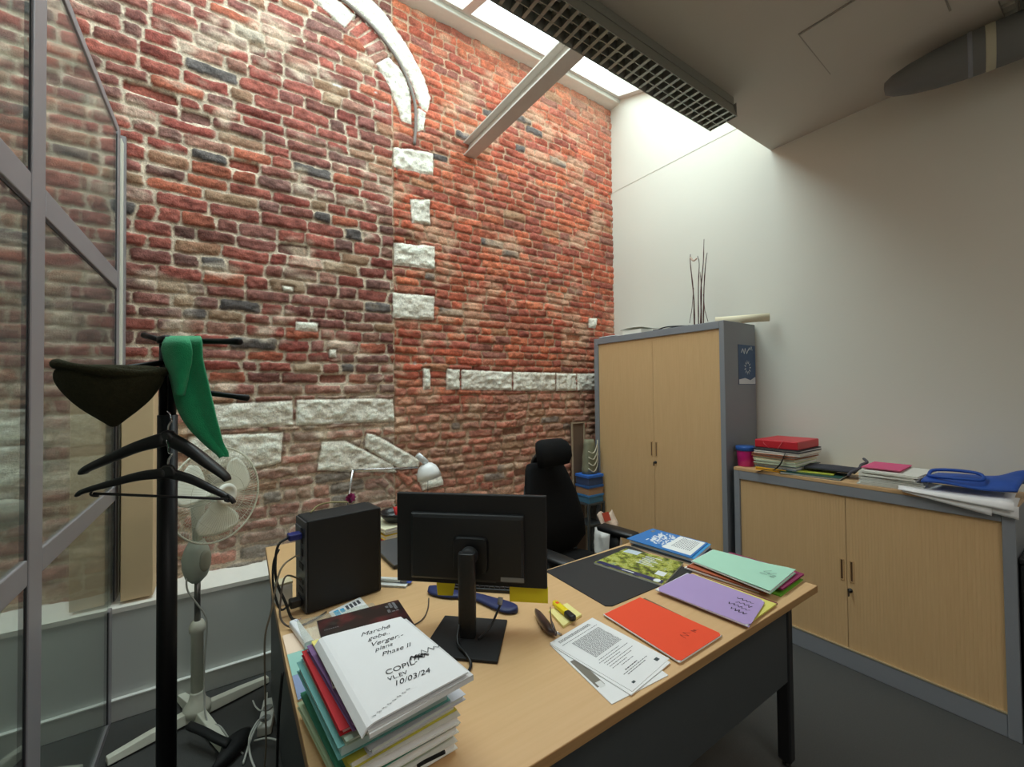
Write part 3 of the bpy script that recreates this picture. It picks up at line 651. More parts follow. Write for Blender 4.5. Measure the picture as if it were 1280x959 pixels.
MB().sheet(bagf, 18, 18, .010).build('body', BLUEB, bg, smooth=True)
MB().tube(bez([(2.86, .585, ZL + .078), (2.90, .575, ZL + .102), (2.905, .50, ZL + .112), (2.90, .42, ZL + .108), (2.855, .405, ZL + .088), (2.83, .46, ZL + .086), (2.835, .54, ZL + .082), (2.86, .585, ZL + .078)], 36), .0075, 8).build('handle', BLUEB, bg, smooth=True)
# dark case cut off at the right edge of the view
dk = thing('black_case', 'black upright case standing beside the low cabinet at the right edge', 'case', (2.95, .1, 0))
MB().box(2.80, 3.15, -.12, .296, .0, .755).build('body', BLACKM, dk, bevel=.012)
MB().box(2.795, 3.155, -.125, .299, .756, .785).build('lid', BLACK, dk, bevel=.008)

# ------------------------------------------------------------------ behind the chair, next to the tall cabinet
pbd = thing('picture_board', 'brown backed picture board leaning on the brick wall beside the tall cabinet', 'picture', (2.66, 2.88, 0))
m_ = frame((2.60, 2.872, 0.0), (1, 0, 0), (0, .012, 1)); mb = MB(); mb.m = m_
mb.box(0, .16, .0, 1.22, -.012, 0).build('panel', M('hardboard', (120, 96, 78), .8), pbd)
mb = MB(); mb.m = m_
mb.box(0, .012, 0, 1.225, .0005, .012).box(.148, .16, 0, 1.225, .0005, .012).box(.012, .148, 1.213, 1.225, .0005, .012).build('frame', M('pale_frame', (176, 156, 130), .6), pbd)
hose = []
for k in range(70):
    a = k * .42; r_ = .11 + .012 * math.sin(k * 1.3)
    hose.append((2.735 + .02 * math.sin(k * .7), 2.735 + .045 * math.sin(k * .31) - .02, .98 + r_ * math.sin(a) * 1.1))
    hose[-1] = (2.70 + r_ * .55 * math.cos(a), 2.72 + .05 * math.sin(k * .21), .965 + r_ * math.sin(a))
rk = thing('side_shelf', 'narrow dark shelf stand holding blue boxes beside the tall cabinet', 'shelf', (2.7, 2.75, 0))
sb = MB()
for sx in (2.585, 2.765):
    for sy in (2.66, 2.83): sb.box(sx, sx + .018, sy, sy + .018, 0, .5195)
sb.build('upright', DSTEEL, rk)
for zz_ in (.34, .52): bx(2.6035 if zz_ < .4 else 2.585, 2.7645 if zz_ < .4 else 2.783, 2.66, 2.848, zz_, zz_ + .015).build('board', DSTEEL, rk)
def bluebox(z0, h, lb, lidc, bodyc, dx=0):
    t = thing('storage_box', lb, 'box', (2.69, 2.71, z0), 'boxes stacked beside the tall cabinet')
    bx(2.60 + dx, 2.776, 2.672, 2.83, z0, z0 + h * .72).build('body', M('box_%d' % int(z0 * 1000), bodyc, .6), t, bevel=.003)
    bx(2.594 + dx, 2.780, 2.666, 2.836, z0 + h * .72 + .0005, z0 + h).build('lid', M('boxlid_%d' % int(z0 * 1000), lidc, .5), t, bevel=.003)
bluebox(.5355, .07, 'blue rimmed pale storage box lowest of the stack beside the tall cabinet', (60, 122, 176), (70, 120, 150))
bluebox(.606, .08, 'brown storage box with a blue lid in the middle of the stack', (46, 92, 150), (166, 130, 100))
bluebox(.687, .09, 'bright blue topped storage box uppermost of the stack beside the tall cabinet', (52, 112, 204), (54, 74, 110))
gb = thing('garment_bag', 'olive green folded fabric bag with pale piping on top of the blue boxes', 'bag', (2.70, 2.71, .78))
OLV = M('olive_fabric', (128, 128, 104), .8, var=.2, bump=.3, bscale=60)
MB().rings([superring((2.695, 2.755, .778 + .3 * k / 8), (1, 0, 0), (0, 1, 0), .075 * (1 - .35 * (k / 8) ** 2) + .004 * math.sin(k * 2), .05 * (1 - .5 * (k / 8) ** 2), 16) for k in range(9)]).build('body', OLV, gb, smooth=True)
for k in range(4):
    MB().tube(bez([(2.635, 2.705, .83 + .05 * k), (2.69, 2.695, .80 + .055 * k), (2.74, 2.700, .86 + .06 * k), (2.755, 2.715, .95 + .04 * k)], 14), .005, 6).build('piping', M('piping_cream', (206, 200, 176), .6), gb, smooth=True)
wb = thing('carrier_bag', 'crumpled white plastic carrier bag standing behind the office chair', 'bag', (2.52, 2.42, 0))
def cring(k):
    z_ = .004 + .42 * k / 9; r_ = .13 - .03 * (k / 9)
    return [(2.50 + (r_ + .012 * math.sin(5 * a + k)) * math.cos(a) * 1.1, 2.36 + (r_ * .8 + .012 * math.sin(7 * a + 2 * k)) * math.sin(a), z_ + (.02 * math.sin(3 * a) if k == 9 else 0)) for a in [2 * PI * j / 36 for j in range(36)]]
MB().rings([cring(k) for k in range(10)]).build('body', M('carrier_plastic', (222, 222, 218), .4, bump=.5, bscale=30), wb, smooth=True)
MB().sheet(lambda u, v: (2.42 + .17 * u, 2.33 + .07 * v, .44 + .10 * v + .02 * math.sin(u * 7)), 8, 6, .004).build('packaging', M('printed_packaging', (214, 190, 170), .5, var=.5, scale=25), wb, smooth=True)
MB().sheet(lambda u, v: (2.43 + .07 * u, 2.325 + .03 * v, .50 + .06 * v), 3, 3, .004).build('red_label', M('red_label', (176, 66, 48), .5), wb)

# ================================================================== DESK
ZD = .73
dk = thing('desk', 'large L-shaped beech topped desk with dark grey panels, covered in folders', 'desk', (1.05, 1.1, 0))
L_in = [(.946, 1.60), (.90, 1.56)]
top = [(.147, .73), (1.95, .73), (1.95, 1.49), (1.10, 1.47), (1.02, 1.49), (.965, 1.54), (.95, 1.62), (.95, 2.50), (.176, 2.52), (.158, 1.9), (.149, 1.4)]
MB().prism(top, ZD - .026, ZD).build('desktop', DESKW, dk, bevel=.002)
ed = MB(); n = len(top)
for i in range(n):
    a, b = Vector(top[i]).to_3d(), Vector(top[(i + 1) % n]).to_3d(); nn = Vector(((b - a).y, -(b - a).x, 0)).normalized() * .0012
    ed.put([tuple(a + nn + Vector((0, 0, ZD - .026))), tuple(b + nn + Vector((0, 0, ZD - .026))), tuple(b + nn + Vector((0, 0, ZD - .002))), tuple(a + nn + Vector((0, 0, ZD - .002)))], [(0, 1, 2, 3)])
ed.build('edge_band', DESKE, dk)
bx(.25, 1.865, .805, .823, .345, ZD - .030).build('modesty_panel', DSTEEL, dk, bevel=.003)
for lx, ly in ((1.855, .80), (1.855, 1.40), (.20, 2.42), (.86, 2.42)):
    MB().box(lx, lx + .045, ly, ly + .05, .02, ZD - .0265).build('leg', M('leg_black', (34, 35, 37), .4), dk, bevel=.008)
    MB().lathe([(.014, 0), (.014, .006), (.006, .007), (.006, .02)], (lx + .022, ly + .025, 0), n=12).build('foot', BLACK, dk, smooth=True)
bx(.19, .212, .80, 2.40, .06, ZD - .0265).build('end_panel', DSTEEL, dk, bevel=.003)
bx(1.86, 1.895, .855, 1.395, ZD - .07, ZD - .0265).build('side_rail', DSTEEL, dk)
bx(.215, 1.85, 1.40, 1.43, ZD - .07, ZD - .0265).build('back_rail', DSTEEL, dk)

# ------------------------------------------------------------------ computer tower
pc = thing('computer_tower', 'black desktop computer tower standing on the desk with cables at its back', 'computer', (.36, 1.75, ZD))
pm = frame((.239, 1.661, ZD), (.263, .033, 0), (-.06, .197, 0)); PW, PD, PH = .268, .128, .33
b0 = MB(); b0.m = pm
b0.box(.006, PW, 0, PD, .004, PH).build('case', BLACKM, pc, bevel=.004)
b0 = MB(); b0.m = pm
b0.box(0, .0055, .004, PD - .004, .006, PH - .004).build('rear_panel', M('rear_plate', (74, 76, 80), .45, metal=.4), pc)
b0 = MB(); b0.m = pm; PORT = M('port_dark', (20, 20, 22), .6)
for zz_, h_ in ((.285, .02), (.245, .03), (.20, .035), (.15, .03), (.10, .02), (.07, .02)): b0.box(-.002, .0002, .03, PD - .05, zz_, zz_ + h_ * .7)
b0.box(-.003, .0002, .02, PD - .03, .02, .05).build('port', PORT, pc)
b0 = MB(); b0.m = pm
b0.box(-.004, .0, .05, PD - .012, .18, .30).build('fan_grille', M('grille_grey', (110, 112, 116), .5, metal=.4), pc)
b0 = MB(); b0.m = pm
b0.box(PW + .0005, PW + .012, .003, PD - .003, .003, PH - .002).build('front_bezel', BLACK, pc, bevel=.003)
for a in (0.03, .22):
    b0 = MB(); b0.m = pm; b0.box(a, a + .03, .02, PD - .02, 0, .0038).build('foot', BLACK, pc)
def pcp(x, y, z): return pm @ Vector((x, y, z))
def cable(name, label, pts, r, mat, n=40, group=None, sides=8):
    o = MB().tube(bez(pts, n), r, sides).build(name, mat, smooth=True); return tag(o, label, 'cable', group)
vg = thing('video_cable', 'blue plugged monitor cable curling from the computer tower back', 'cable', pcp(-.02, .05, .27))
b0 = MB(); b0.m = pm; b0.box(-.045, -.003, .03, .07, .262, .285).build('plug', M('vga_blue', (22, 34, 110), .4), vg, bevel=.004)
MB().tube(bez([pcp(-.045, .05, .273), pcp(-.075, .05, .255), pcp(-.085, .05, .20), pcp(-.082, .045, .13), pcp(-.06, .02, .06), pcp(-.045, .01, .008), pcp(-.035, -.02, .006)], 30), .0045, 8).build('cord', BLACK, vg, smooth=True)
pwc = thing('power_cable', 'black power cord plugged low into the computer tower back', 'cable', pcp(-.02, .06, .04))
b0 = MB(); b0.m = pm; b0.box(-.04, -.004, .035, .07, .022, .05).build('plug', BLACK, pwc, bevel=.004)
MB().tube(bez([pcp(-.04, .05, .035), pcp(-.07, .05, .03), pcp(-.085, .08, .10), pcp(-.08, .10, .18), pcp(-.06, .11, .22)], 26), .004, 8).build('cord', BLACK, pwc, smooth=True)
cable('network_cable', 'beige cable drooping from the tower over the left desk edge to the floor', [pcp(-.006, .05, .20), pcp(-.03, .045, .20), pcp(-.075, .03, .17), (.135, 1.70, ZD + .03), (.118, 1.72, ZD - .07), (.122, 1.76, .45), (.125, 1.80, .2), (.10, 1.86, .03), (.06, 1.95, .006)], .0032, M('beige_cable', (150, 138, 120), .6), 60)
cable('thin_cable', 'thin dark cable looping beside the tower along the desk edge', [pcp(-.006, .03, .12), pcp(-.06, .02, .15), pcp(-.08, -.0, .08), pcp(-.085, -.03, .03), pcp(-.055, -.06, .006), pcp(.01, -.055, .006), pcp(.06, -.03, .006)], .003, M('brown_cable', (84, 72, 62), .6), 40)
ad = thing('power_adapter', 'white cube power adapter behind the computer tower on the desk', 'adapter', pcp(-.05, .11, .0))
b0 = MB(); b0.m = pm; b0.box(-.062, -.008, .135, .19, .0, .075).build('body', WPLASTIC, ad, bevel=.006)
b0 = MB(); b0.m = pm; b0.box(-.062, -.008, .135, .19, .0755, .082).build('cap', M('adapter_cap', (206, 196, 164), .5), ad)
fw = thing('fabric_flower', 'small purple pink fabric flower on a wire stalk lying on the computer tower', 'flower', (.42, 1.70, ZD + PH))
MB().tube(bez([onz(388, 641, ZD + PH + .003), onz(398, 632, ZD + PH + .02), onz(415, 628, ZD + PH + .028), onz(435, 628, ZD + PH + .018)], 18), .0028, 6).build('stalk', M('stalk_olive', (150, 140, 90), .6), fw, smooth=True)
fc = onz(438, 622, ZD + PH + .024); fm = MB()
for k in range(9):
    a = 2 * PI * k / 9; dv = Vector((math.cos(a), .35 * math.sin(2 * a), math.sin(a) * .9)) * .02
    s_ = dv.cross(Vector((.56, .83, 0))).normalized() * .009
    fm.put([tuple(fc), tuple(fc + dv * .6 + s_), tuple(fc + dv * 1.15 + Vector((.0, -.006, 0))), tuple(fc + dv * .6 - s_), tuple(fc + Vector((.003, .006, .002)))], [(0, 1, 2, 3), (4, 3, 2, 1)])
fm.build('petal', M('purple_fabric', (150, 34, 96), .7), fw)
MB().lathe([(.002, 0), (.007, .003), (.006, .02), (.001, .022)], fc - Vector((0, 0, .0235)), (0, 0, 1), 10).build('calyx', M('calyx', (96, 30, 60), .7), fw, smooth=True)

# ------------------------------------------------------------------ monitor
mo = thing('computer_monitor', 'black flat computer monitor seen from behind on a column stand', 'monitor', (.64, 1.21, ZD))
MX = Vector((.735, -.678, 0)).normalized(); MN = Vector((MX.y, -MX.x, 0))   # MX: across (viewed from behind left to right); MN points to the viewer side
bm_ = frame((.64, 1.21, ZD), MX, (-MN.x, -MN.y, 0))                          # y axis: away from us (towards the screen side)
def mon(name, a, mat, parent, **k):
    b = MB(); b.m = bm_; b.box(*a); return b.build(name, mat, parent, **k)
bq = MB(); bq.m = bm_; bq.prism([(-.118, -.112), (.118, -.112), (.110, .112), (-.110, .112)], 0, .010).build('base_plate', BLACKM, mo, bevel=.003)
bq = MB(); bq.m = bm_; bq.rings([superring((0, 0, z_), (1, 0, 0), (0, 1, 0), .0275, .0175, 20, 3.5) for z_ in (.0105, .10, .235, .272)]).build('column', BLACK, mo, smooth=False, bevel=.002)
# panel plane is 75 mm on the screen side of the column; its extent is measured on that plane
def onpl(px, py, off=.078):
    p0 = Vector((.64, 1.21, 0)) - MN * off; d = ray(px, py); t = (p0 - CAM).dot(MN) / d.dot(MN); p = CAM + d * t
    return (bm_.inverted() @ p)
tl, tr, br = onpl(491, 614.5), onpl(683, 622), onpl(683.7, 738)
bl = onpl(501, 725.5)
mx0, mx1 = (tl.x + bl.x) / 2, (tr.x + br.x) / 2; mz0, mz1 = (bl.z + br.z) / 2, (tl.z + tr.z) / 2
print('MONITOR', mx0, mx1, mz0, mz1, tl, tr, br, bl)
mon('back_cover', (mx0, mx1, .078, .092, mz0, mz1), BLACKM, mo, bevel=.004)
bq = MB(); bq.m = bm_
cxm, czm = (mx0 + mx1) / 2, (mz0 + mz1) / 2; hw, hh = (mx1 - mx0) / 2, (mz1 - mz0) / 2
def hrect(y_, a, b_, c_, d_): return [(cxm + hw * a, y_, czm + hh * c_), (cxm + hw * b_, y_, czm + hh * c_), (cxm + hw * b_, y_, czm + hh * d_), (cxm + hw * a, y_, czm + hh * d_)]
bq.rings([hrect(.0775, -.78, .72, -.86, .60), hrect(.062, -.78, .72, -.86, .58), hrect(.056, -.74, .68, -.80, .50)][::-1]).build('rear_hump', M('monitor_black', (15, 15, 16), .5), mo, bevel=.003)
bq = MB(); bq.m = bm_; bq.rings([superring((0, y_, .245), (1, 0, 0), (0, 0, 1), .06 - q, .06 - q, 24, 7) for y_, q in ((.0535, 0), (.043, .004))]).build('mount_plate', M('mount_black', (10, 10, 11), .4), mo)
bq = MB(); bq.m = bm_; bq.lathe([(.026, 0), (.030, .012), (.030, .035), (.022, .045)], (0, -.0, .25), (0, 1, 0), 24).build('pivot', BLACKM, mo, smooth=True)
mon('screen_bezel', (mx0 + .001, mx1 - .001, .0925, .098, mz0 + .001, mz1 - .001), BLACK, mo)
mon('screen', (mx0 + .012, mx1 - .012, .0982, .0988, mz0 + .018, mz1 - .012), M('dark_screen', (16, 17, 20), .15), mo)
la_, lb_ = onpl(626, 727, .056), onpl(655, 719, .056)
mon('rating_label', (la_.x, lb_.x, .0548, .0558, la_.z, la_.z + .014), M('label_grey', (120, 120, 118), .5), mo)
mon('port_block', (cxm + hw * .02, cxm + hw * .34, .0765, .0775, mz0 + .012, mz0 + .028), M('port_grey', (52, 52, 54), .5), mo)
YEL = paper('yellow_note', (226, 208, 30))
for k, (a, b, c_, d_) in enumerate((((545, 722), (570, 724), (566, 745), (547, 744)), ((637, 730), (685, 734), (685, 754.5), (637, 752)))):
    pts = [onpl(*q, .0995) for q in (a, b, c_, d_)]
    t = thing('sticky_note', ('small yellow sticky note hanging from the monitor bottom behind its column', 'wide yellow sticky note hanging from the monitor bottom corner near the stapler')[k], 'sticky note', bm_ @ pts[3])
    bq = MB(); bq.m = bm_
    bq.put([(p.x, .0992, p.z) for p in pts[::-1]] + [(p.x, .1000, p.z) for p in pts[::-1]], [(0, 1, 2, 3), (7, 6, 5, 4), (0, 4, 5, 1), (1, 5, 6, 2), (2, 6, 7, 3), (3, 7, 4, 0)])
    bq.build('note', YEL, t)
MB().tube(bez([bm_ @ Vector((-.022, .05, .10)), bm_ @ Vector((-.024, -.01, .05)), bm_ @ Vector((-.015, -.06, .022)), bm_ @ Vector((.02, -.10, .018)), bm_ @ Vector((.045, -.135, .006)), bm_ @ Vector((.03, -.19, .005)), bm_ @ Vector((-.04, -.23, .005))], 40), .0042, 8).build('signal_cable', BLACK, mo, smooth=True)
pcm = MB().tube(bez([bm_ @ Vector((.10, .07, .092)), bm_ @ Vector((.085, .05, .06)), bm_ @ Vector((.07, .03, .03)), bm_ @ Vector((.05, .0, .016)), bm_ @ Vector((.04, -.02, .015))], 30), .0038, 8).build('power_cable', BLACK, mo, smooth=True)
MB().tube([bm_ @ Vector((.096, .065, .105)), bm_ @ Vector((.094, .06, .085))], .0085, 10).build('plug', M('plug_grey', (150, 152, 154), .5), pcm, smooth=True)
cable('mouse_cable', 'thin brown cable on the desk between the blue wrist rest and notebook stack', [onz(536, 748, ZD + .004), onz(535, 760, ZD + .004), onz(530, 772, ZD + .004), onz(520, 780, ZD + .004), onz(508, 783, ZD + .004)], .0022, MATS['brown_cable'], 24)
# blue wrist rest
wr_ = thing('wrist_rest', 'dark blue curved gel wrist rest on the desk behind the monitor stand', 'wrist rest', onz(595, 752, ZD))
spine = bez([onz(537, 738, ZD), onz(560, 745, ZD), onz(590, 748, ZD), (onz(618, 757, ZD)), onz(646, 767, ZD)], 28); rsx = []
for i, p in enumerate(spine):
    t_ = (spine[min(i + 1, len(spine) - 1)] - spine[max(i - 1, 0)]).normalized(); s_ = Vector((t_.y, -t_.x, 0)); q = i / (len(spine) - 1)
    wdt = .040 * (1 - .45 * math.sin(PI * q) ** 2) * (max(.05, 1 - abs(2 * q - 1) ** 8)) ** .5
    rsx.append(superring(p + Vector((0, 0, .0095)), s_, (0, 0, 1), wdt, .009, 14, 2.4))
MB().rings(rsx).build('pad', M('navy_gel', (24, 40, 92), .5), wr_, smooth=True)
# keyboard seen under the monitor
kb = thing('keyboard', 'black keyboard on the desk seen under the monitor', 'keyboard', onz(620, 740, ZD))
km = frame(bm_ @ Vector((cxm - .13, .312, .0)), MX, -MN); kq = MB(); kq.m = km
kq.prism([(-.02, 0), (.27, 0), (.27, .13), (-.02, .13)], 0, .014).build('body', BLACK, kb, bevel=.003)
kq = MB(); kq.m = km
for r_ in range(5):
    for c_ in range(14): kq.box(-.012 + c_ * .02, .004 + c_ * .02, .008 + r_ * .024, .026 + r_ * .024, .0145, .02)
kq.build('key', M('key_dark', (38, 38, 40), .5), kb)

# ------------------------------------------------------------------ back part of the desk: lamp, laptop, papers
la = thing('desk_lamp', 'white and silver jointed desk lamp behind the computer monitor', 'lamp', (.60, 2.40, ZD))
MB().lathe([(.085, 0), (.085, .012), (.02, .022), (.012, .03)], (.57, 2.40, ZD), n=28).build('base', CHROME, la, smooth=True)
sh = [ony(*q, 2.42) for q in ((519, 597), (554, 597), (524, 566), (441, 588), (433, 632), (528, 586))]
MB().tube([(.57, 2.40, ZD + .03), tuple(sh[4] + Vector((0, -.01, -.02))), tuple(sh[3])], .006, 8).build('lower_arm', CHROME, la, smooth=True)
MB().tube([tuple(sh[3]), tuple(sh[5] + Vector((-.03, 0, .01)))], .006, 8).build('upper_arm', CHROME, la, smooth=True)
scx = (sh[0] + sh[1]) / 2; apx = sh[2]; axs = (scx - ony(527, 575, 2.42)); 
axd = Vector((.22, -.05, -.97)).normalized(); tp = scx - axd * .088
LSH = M('lamp_white', (238, 240, 240), .35)
MB().lathe([(.018, -.002), (.036, .006), (.055, .024), (.066, .05), (.074, .088), (.071, .088), (.062, .048), (.05, .026), (.03, .01)], tp, axd, 32).build('shade', LSH, la, smooth=True)
MB().lathe([(.004, 0), (.019, .002), (.019, .075), (.016, .08)], tp + Vector((-.055, .0, .058)), Vector((.72, 0, -.69)), 20).build('lamp_socket', M('socket_silver', (206, 210, 212), .3, metal=.3), la, smooth=True)
MB().tube([tuple(scx + Vector((-.01, 0, 0))), tuple(scx + Vector((-.012, 0, -.09)))], .0012, 5).build('pull_cord', BLACK, la)
lp = thing('laptop', 'closed dark grey laptop lying on the desk between tower and monitor', 'laptop', (.8, 2.05, ZD))
lpoly = [onz(q[0], q[1], ZD + .02) for q in ((491, 713), (455, 688))]
lm = frame(onz(492, 713, ZD), (onz(462, 684, ZD) - onz(492, 713, ZD)), Vector((-.8, -.5, 0))); q = MB(); q.m = lm
LW = .34
q.box(0, LW, -.24, 0, .003, .014).build('base', BLACK, lp, bevel=.003) if (lm @ Vector((0, -1, 0)) - lm.translation).x > 0 else q.box(0, LW, 0, .24, .003, .014).build('base', BLACK, lp, bevel=.003)
sgn = -1 if (lm @ Vector((0, -1, 0)) - lm.translation).x > 0 else 1
q = MB(); q.m = lm
q.box(0, LW, *(sorted((0, sgn * .24))), .0145, .023).build('lid', M('laptop_lid', (92, 93, 96), .4, metal=.3), lp, bevel=.003)
for cx_ in (.03, LW - .05):
    q = MB(); q.m = lm; q.box(cx_, cx_ + .02, *(sorted((sgn * .02, sgn * .22))), 0, .0028).build('foot', BLACK, lp)
zz = ZD + .0005
for nm, lb, c_, th, a, dx in (('red_file', 'thin red file lowest under the yellow folders behind the laptop', (176, 62, 50), .008, .1, 0), ('yellow_file', 'bright yellow folder in the small pile behind the laptop', (232, 204, 60), .022, .16, .0), ('gold_file', 'dull gold folder above the yellow one behind the laptop', (200, 180, 70), .016, .06, .01), ('cream_file', 'cream papers on top of the yellow folders behind the laptop', (226, 222, 190), .018, .2, -.01)):
    folder(nm, lb, 'folder', .80 + dx, 2.35, .24, .22, a, zz, th, c_, group='pile behind the laptop'); zz += th + .0012
bd = thing('dark_bowl', 'dark rounded bowl on the yellow folders with a red lighter in it', 'bowl', (.79, 2.34, zz))
MB().lathe([(.02, 0), (.05, .004), (.075, .03), (.085, .055), (.08, .055), (.068, .03), (.045, .01), (.001, .008)], (.79, 2.33, zz + .0005), n=28).build('bowl', M('bowl_dark', (30, 31, 34), .3), bd, smooth=True)
rl = thing('red_lighter', 'small red plastic lighter standing in the dark bowl', 'lighter', (.80, 2.32, zz + .012))
MB().rings([superring((.80 - .02 * q, 2.31, zz + .012 + .075 * q), (1, 0, 0), (0, 1, 0), .013, .008, 14) for q in (0, .3, 1)]).build('body', M('red_plastic', (206, 44, 44), .3), rl, smooth=True)
MB().rings([superring((.779 - .004 * q, 2.31, zz + .0875 + .012 * q), (1, 0, 0), (0, 1, 0), .011, .007, 12) for q in (0, 1)]).build('cap', CHROME, rl)
# little cards and blister beside the tower
cdm = folder('card_packet', 'small white card packet with a blue label beside the computer tower', 'packet', .575, 1.735, .14, .075, -.72, ZD + .0005, .008, (226, 226, 222))
q = MB(); q.m = frame((.585, 1.70, ZD + .0102), (.72, -.66, 0), (.66, .72, 0)); q.box(-.005, .05, .005, .035, 0, .0006).build('blue_label', M('label_blue', (44, 70, 150), .5), cdm)
wn = thing('white_marker', 'white marker lying across the card packet', 'pen', (.55, 1.72, ZD + .014))
MB().lathe([(.003, 0), (.006, .006), (.006, .085), (.0075, .087), (.0075, .12), (.004, .122)], (.525, 1.77, ZD + .0165), (.6, -.55, 0), 14).build('barrel', WPLASTIC, wn, smooth=True)
MB().lathe([(.0078, 0), (.0078, .025), (.005, .026)], Vector((.525, 1.77, ZD + .0165)) + Vector((.6, -.55, 0)).normalized() * .098, (.6, -.55, 0), 14).build('cap', M('marker_grey', (120, 120, 122), .4), wn, smooth=True)

# ------------------------------------------------------------------ papers on the right half of the desk
def quadpt(Q, u, v):
    a, b, c_, d = [Vector((q[0], q[1], 0)) for q in Q]
    return a * (1 - u) * (1 - v) + b * u * (1 - v) + c_ * u * v + d * (1 - u) * v
def qsheet(mb, Q, z0, th, curl=0.0, n=6, off=0.0):
    return mb.sheet(lambda u, v: tuple(quadpt(Q, u, v) + Vector((0, 0, z0 + th + off + curl * (u - .5) ** 2 * (.4 + v)))), n, n, th)
def orient(Q):
    P_ = [Vector((q[0], q[1])) for q in Q]; a = sum(P_[i].x * P_[(i + 1) % 4].y - P_[(i + 1) % 4].x * P_[i].y for i in range(4))
    return Q if a > 0 else [Q[1], Q[0], Q[3], Q[2]]
def inkquad(mb, Q, z0, u0, u1, v0, v1):
    P_ = [quadpt(Q, a, b) + Vector((0, 0, z0)) for a, b in ((u0, v0), (u1, v0), (u1, v1), (u0, v1))]
    fs = (0, 1, 2, 3)
    if (P_[1] - P_[0]).cross(P_[2] - P_[0]).z < 0: fs = fs[::-1]
    mb.put([tuple(p) for p in P_], [fs])
mt = tag(MB().prism([(1.145, 1.10), (1.165, 1.085), (1.655, 1.085), (1.675, 1.10), (1.68, 1.445), (1.665, 1.46), (1.17, 1.46), (1.155, 1.45)], ZD + .0004, ZD + .0034).build('desk_mat', M('mat_black', (34, 34, 36), .6, bump=.2, bscale=400)), 'black rubber desk mat lying in front of the office chair', 'desk mat')
# landscaped magazine
mq = orient([(1.627, 1.415), (1.70, 1.15), (1.44, 1.075), (1.377, 1.385)][::1])
mg = thing('magazine', 'glossy magazine with a green garden photograph cover lying on the black mat', 'magazine', (1.53, 1.26, ZD + .004))
MQ = [(1.377, 1.388), (1.627, 1.418), (1.70, 1.155), (1.440, 1.072)]
qsheet(MB(), MQ[::-1], ZD + .0038, .007).build('pages', paper('magazine_pages', (214, 214, 206)), mg)
mcov = M('garden_photo', (120, 140, 70), .25, coat=.4); nt = mcov.node_tree; bs = nt.nodes['Principled BSDF']
tc = nt.nodes.new('ShaderNodeTexCoord'); nz = nt.nodes.new('ShaderNodeTexNoise'); nz.inputs['Scale'].default_value = 26; nz.inputs['Detail'].default_value = 5; nz.inputs['Roughness'].default_value = .7
cr = nt.nodes.new('ShaderNodeValToRGB'); els = cr.color_ramp.elements; els[0].position = .32; els[0].color = rgb((38, 52, 30)); els[1].position = .72; els[1].color = rgb((226, 230, 214))
for p, c_ in ((.42, (70, 92, 40)), (.5, (150, 160, 60)), (.58, (196, 200, 110)), (.64, (120, 150, 90))): e = els.new(p); e.color = rgb(c_)
nt.links.new(tc.outputs['Object'], nz.inputs['Vector']); nt.links.new(nz.outputs['Fac'], cr.inputs['Fac']); nt.links.new(cr.outputs['Color'], bs.inputs['Base Color'])
qsheet(MB(), MQ[::-1], ZD + .0109, .0008).build('cover', mcov, mg)
zc = ZD + .0121
b = MB(); inkquad(b, MQ, zc, .015, .13, .02, .98); b.build('title_band', M('band_navy', (36, 44, 92), .3), mg)
b = MB()
for k in range(7): inkquad(b, MQ, zc, .50 + k * .058, .52 + k * .058, .42 + .02 * (k % 2), .70 - .05 * (k % 3))
inkquad(b, MQ, zc + .0002, .26, .42, .80, .93)
c0 = quadpt(MQ, .07, .90); b.put([(c0.x + .016 * math.cos(t * .4), c0.y + .014 * math.sin(t * .4), zc + .0004) for t in range(16)], [tuple(range(16))])
inkquad(b, MQ, zc + .0003, .06, .085, .40, .58)
b.build('cover_lettering', paper('cover_white', (228, 232, 232)), mg)
b = MB(); inkquad(b, MQ, zc - .0001, .80, .985, .05, .30); b.build('sky_patch', M('cover_sky', (196, 212, 226), .3, var=.2, scale=40), mg)
# blue brochure pile
bz = ZD + .0005
BQ = [(1.70, 1.470), (1.935, 1.492), (1.972, 1.195), (1.735, 1.135)]
def shiftq(Q, dx, dy, a=0):
    cx = sum(q[0] for q in Q) / 4; cy = sum(q[1] for q in Q) / 4; c_, s_ = math.cos(a), math.sin(a)
    return [(cx + dx + c_ * (q[0] - cx) - s_ * (q[1] - cy), cy + dy + s_ * (q[0] - cx) + c_ * (q[1] - cy)) for q in Q]
t = thing('black_notebook', 'black notebook lowest in the pile under the blue brochure', 'notebook', (1.83, 1.32, bz))
q_ = shiftq(BQ, -.012, -.028, .03)
qsheet(MB(), q_[::-1], bz, .0075).build('pages', paper('notebook_pages', (200, 200, 196)), t); qsheet(MB(), shiftq(q_, -.002, -.002)[::-1], bz + .0078, .0012).build('cover', BLACK, t)
bz += .0098
t = thing('blue_folder', 'plain sky blue folder directly under the patterned blue brochure', 'folder', (1.83, 1.32, bz))
q_ = shiftq(BQ, .004, -.006, .0)
BLU = paper('sky_blue_card', (62, 150, 206), .5)
qsheet(MB(), q_[::-1], bz, .0012).build('back_cover', BLU, t); qsheet(MB(), shiftq(q_, .001, .002)[::-1], bz + .0013, .012).build('sheets', WPAPER, t); qsheet(MB(), q_[::-1], bz + .0135, .0012).build('cover', BLU, t)
bz += .0152
t = thing('brochure', 'blue and white patterned brochure on top of the pile at the far desk corner', 'brochure', (1.83, 1.32, bz))
q_ = shiftq(BQ, -.003, .006, .0)
qsheet(MB(), q_[::-1], bz, .0035).build('pages', paper('brochure_blue', (40, 122, 196), .35), t)
zq = bz + .0038; b = MB(); rr = random.Random(5)
QB = [q_[0], q_[1], q_[2], q_[3]]
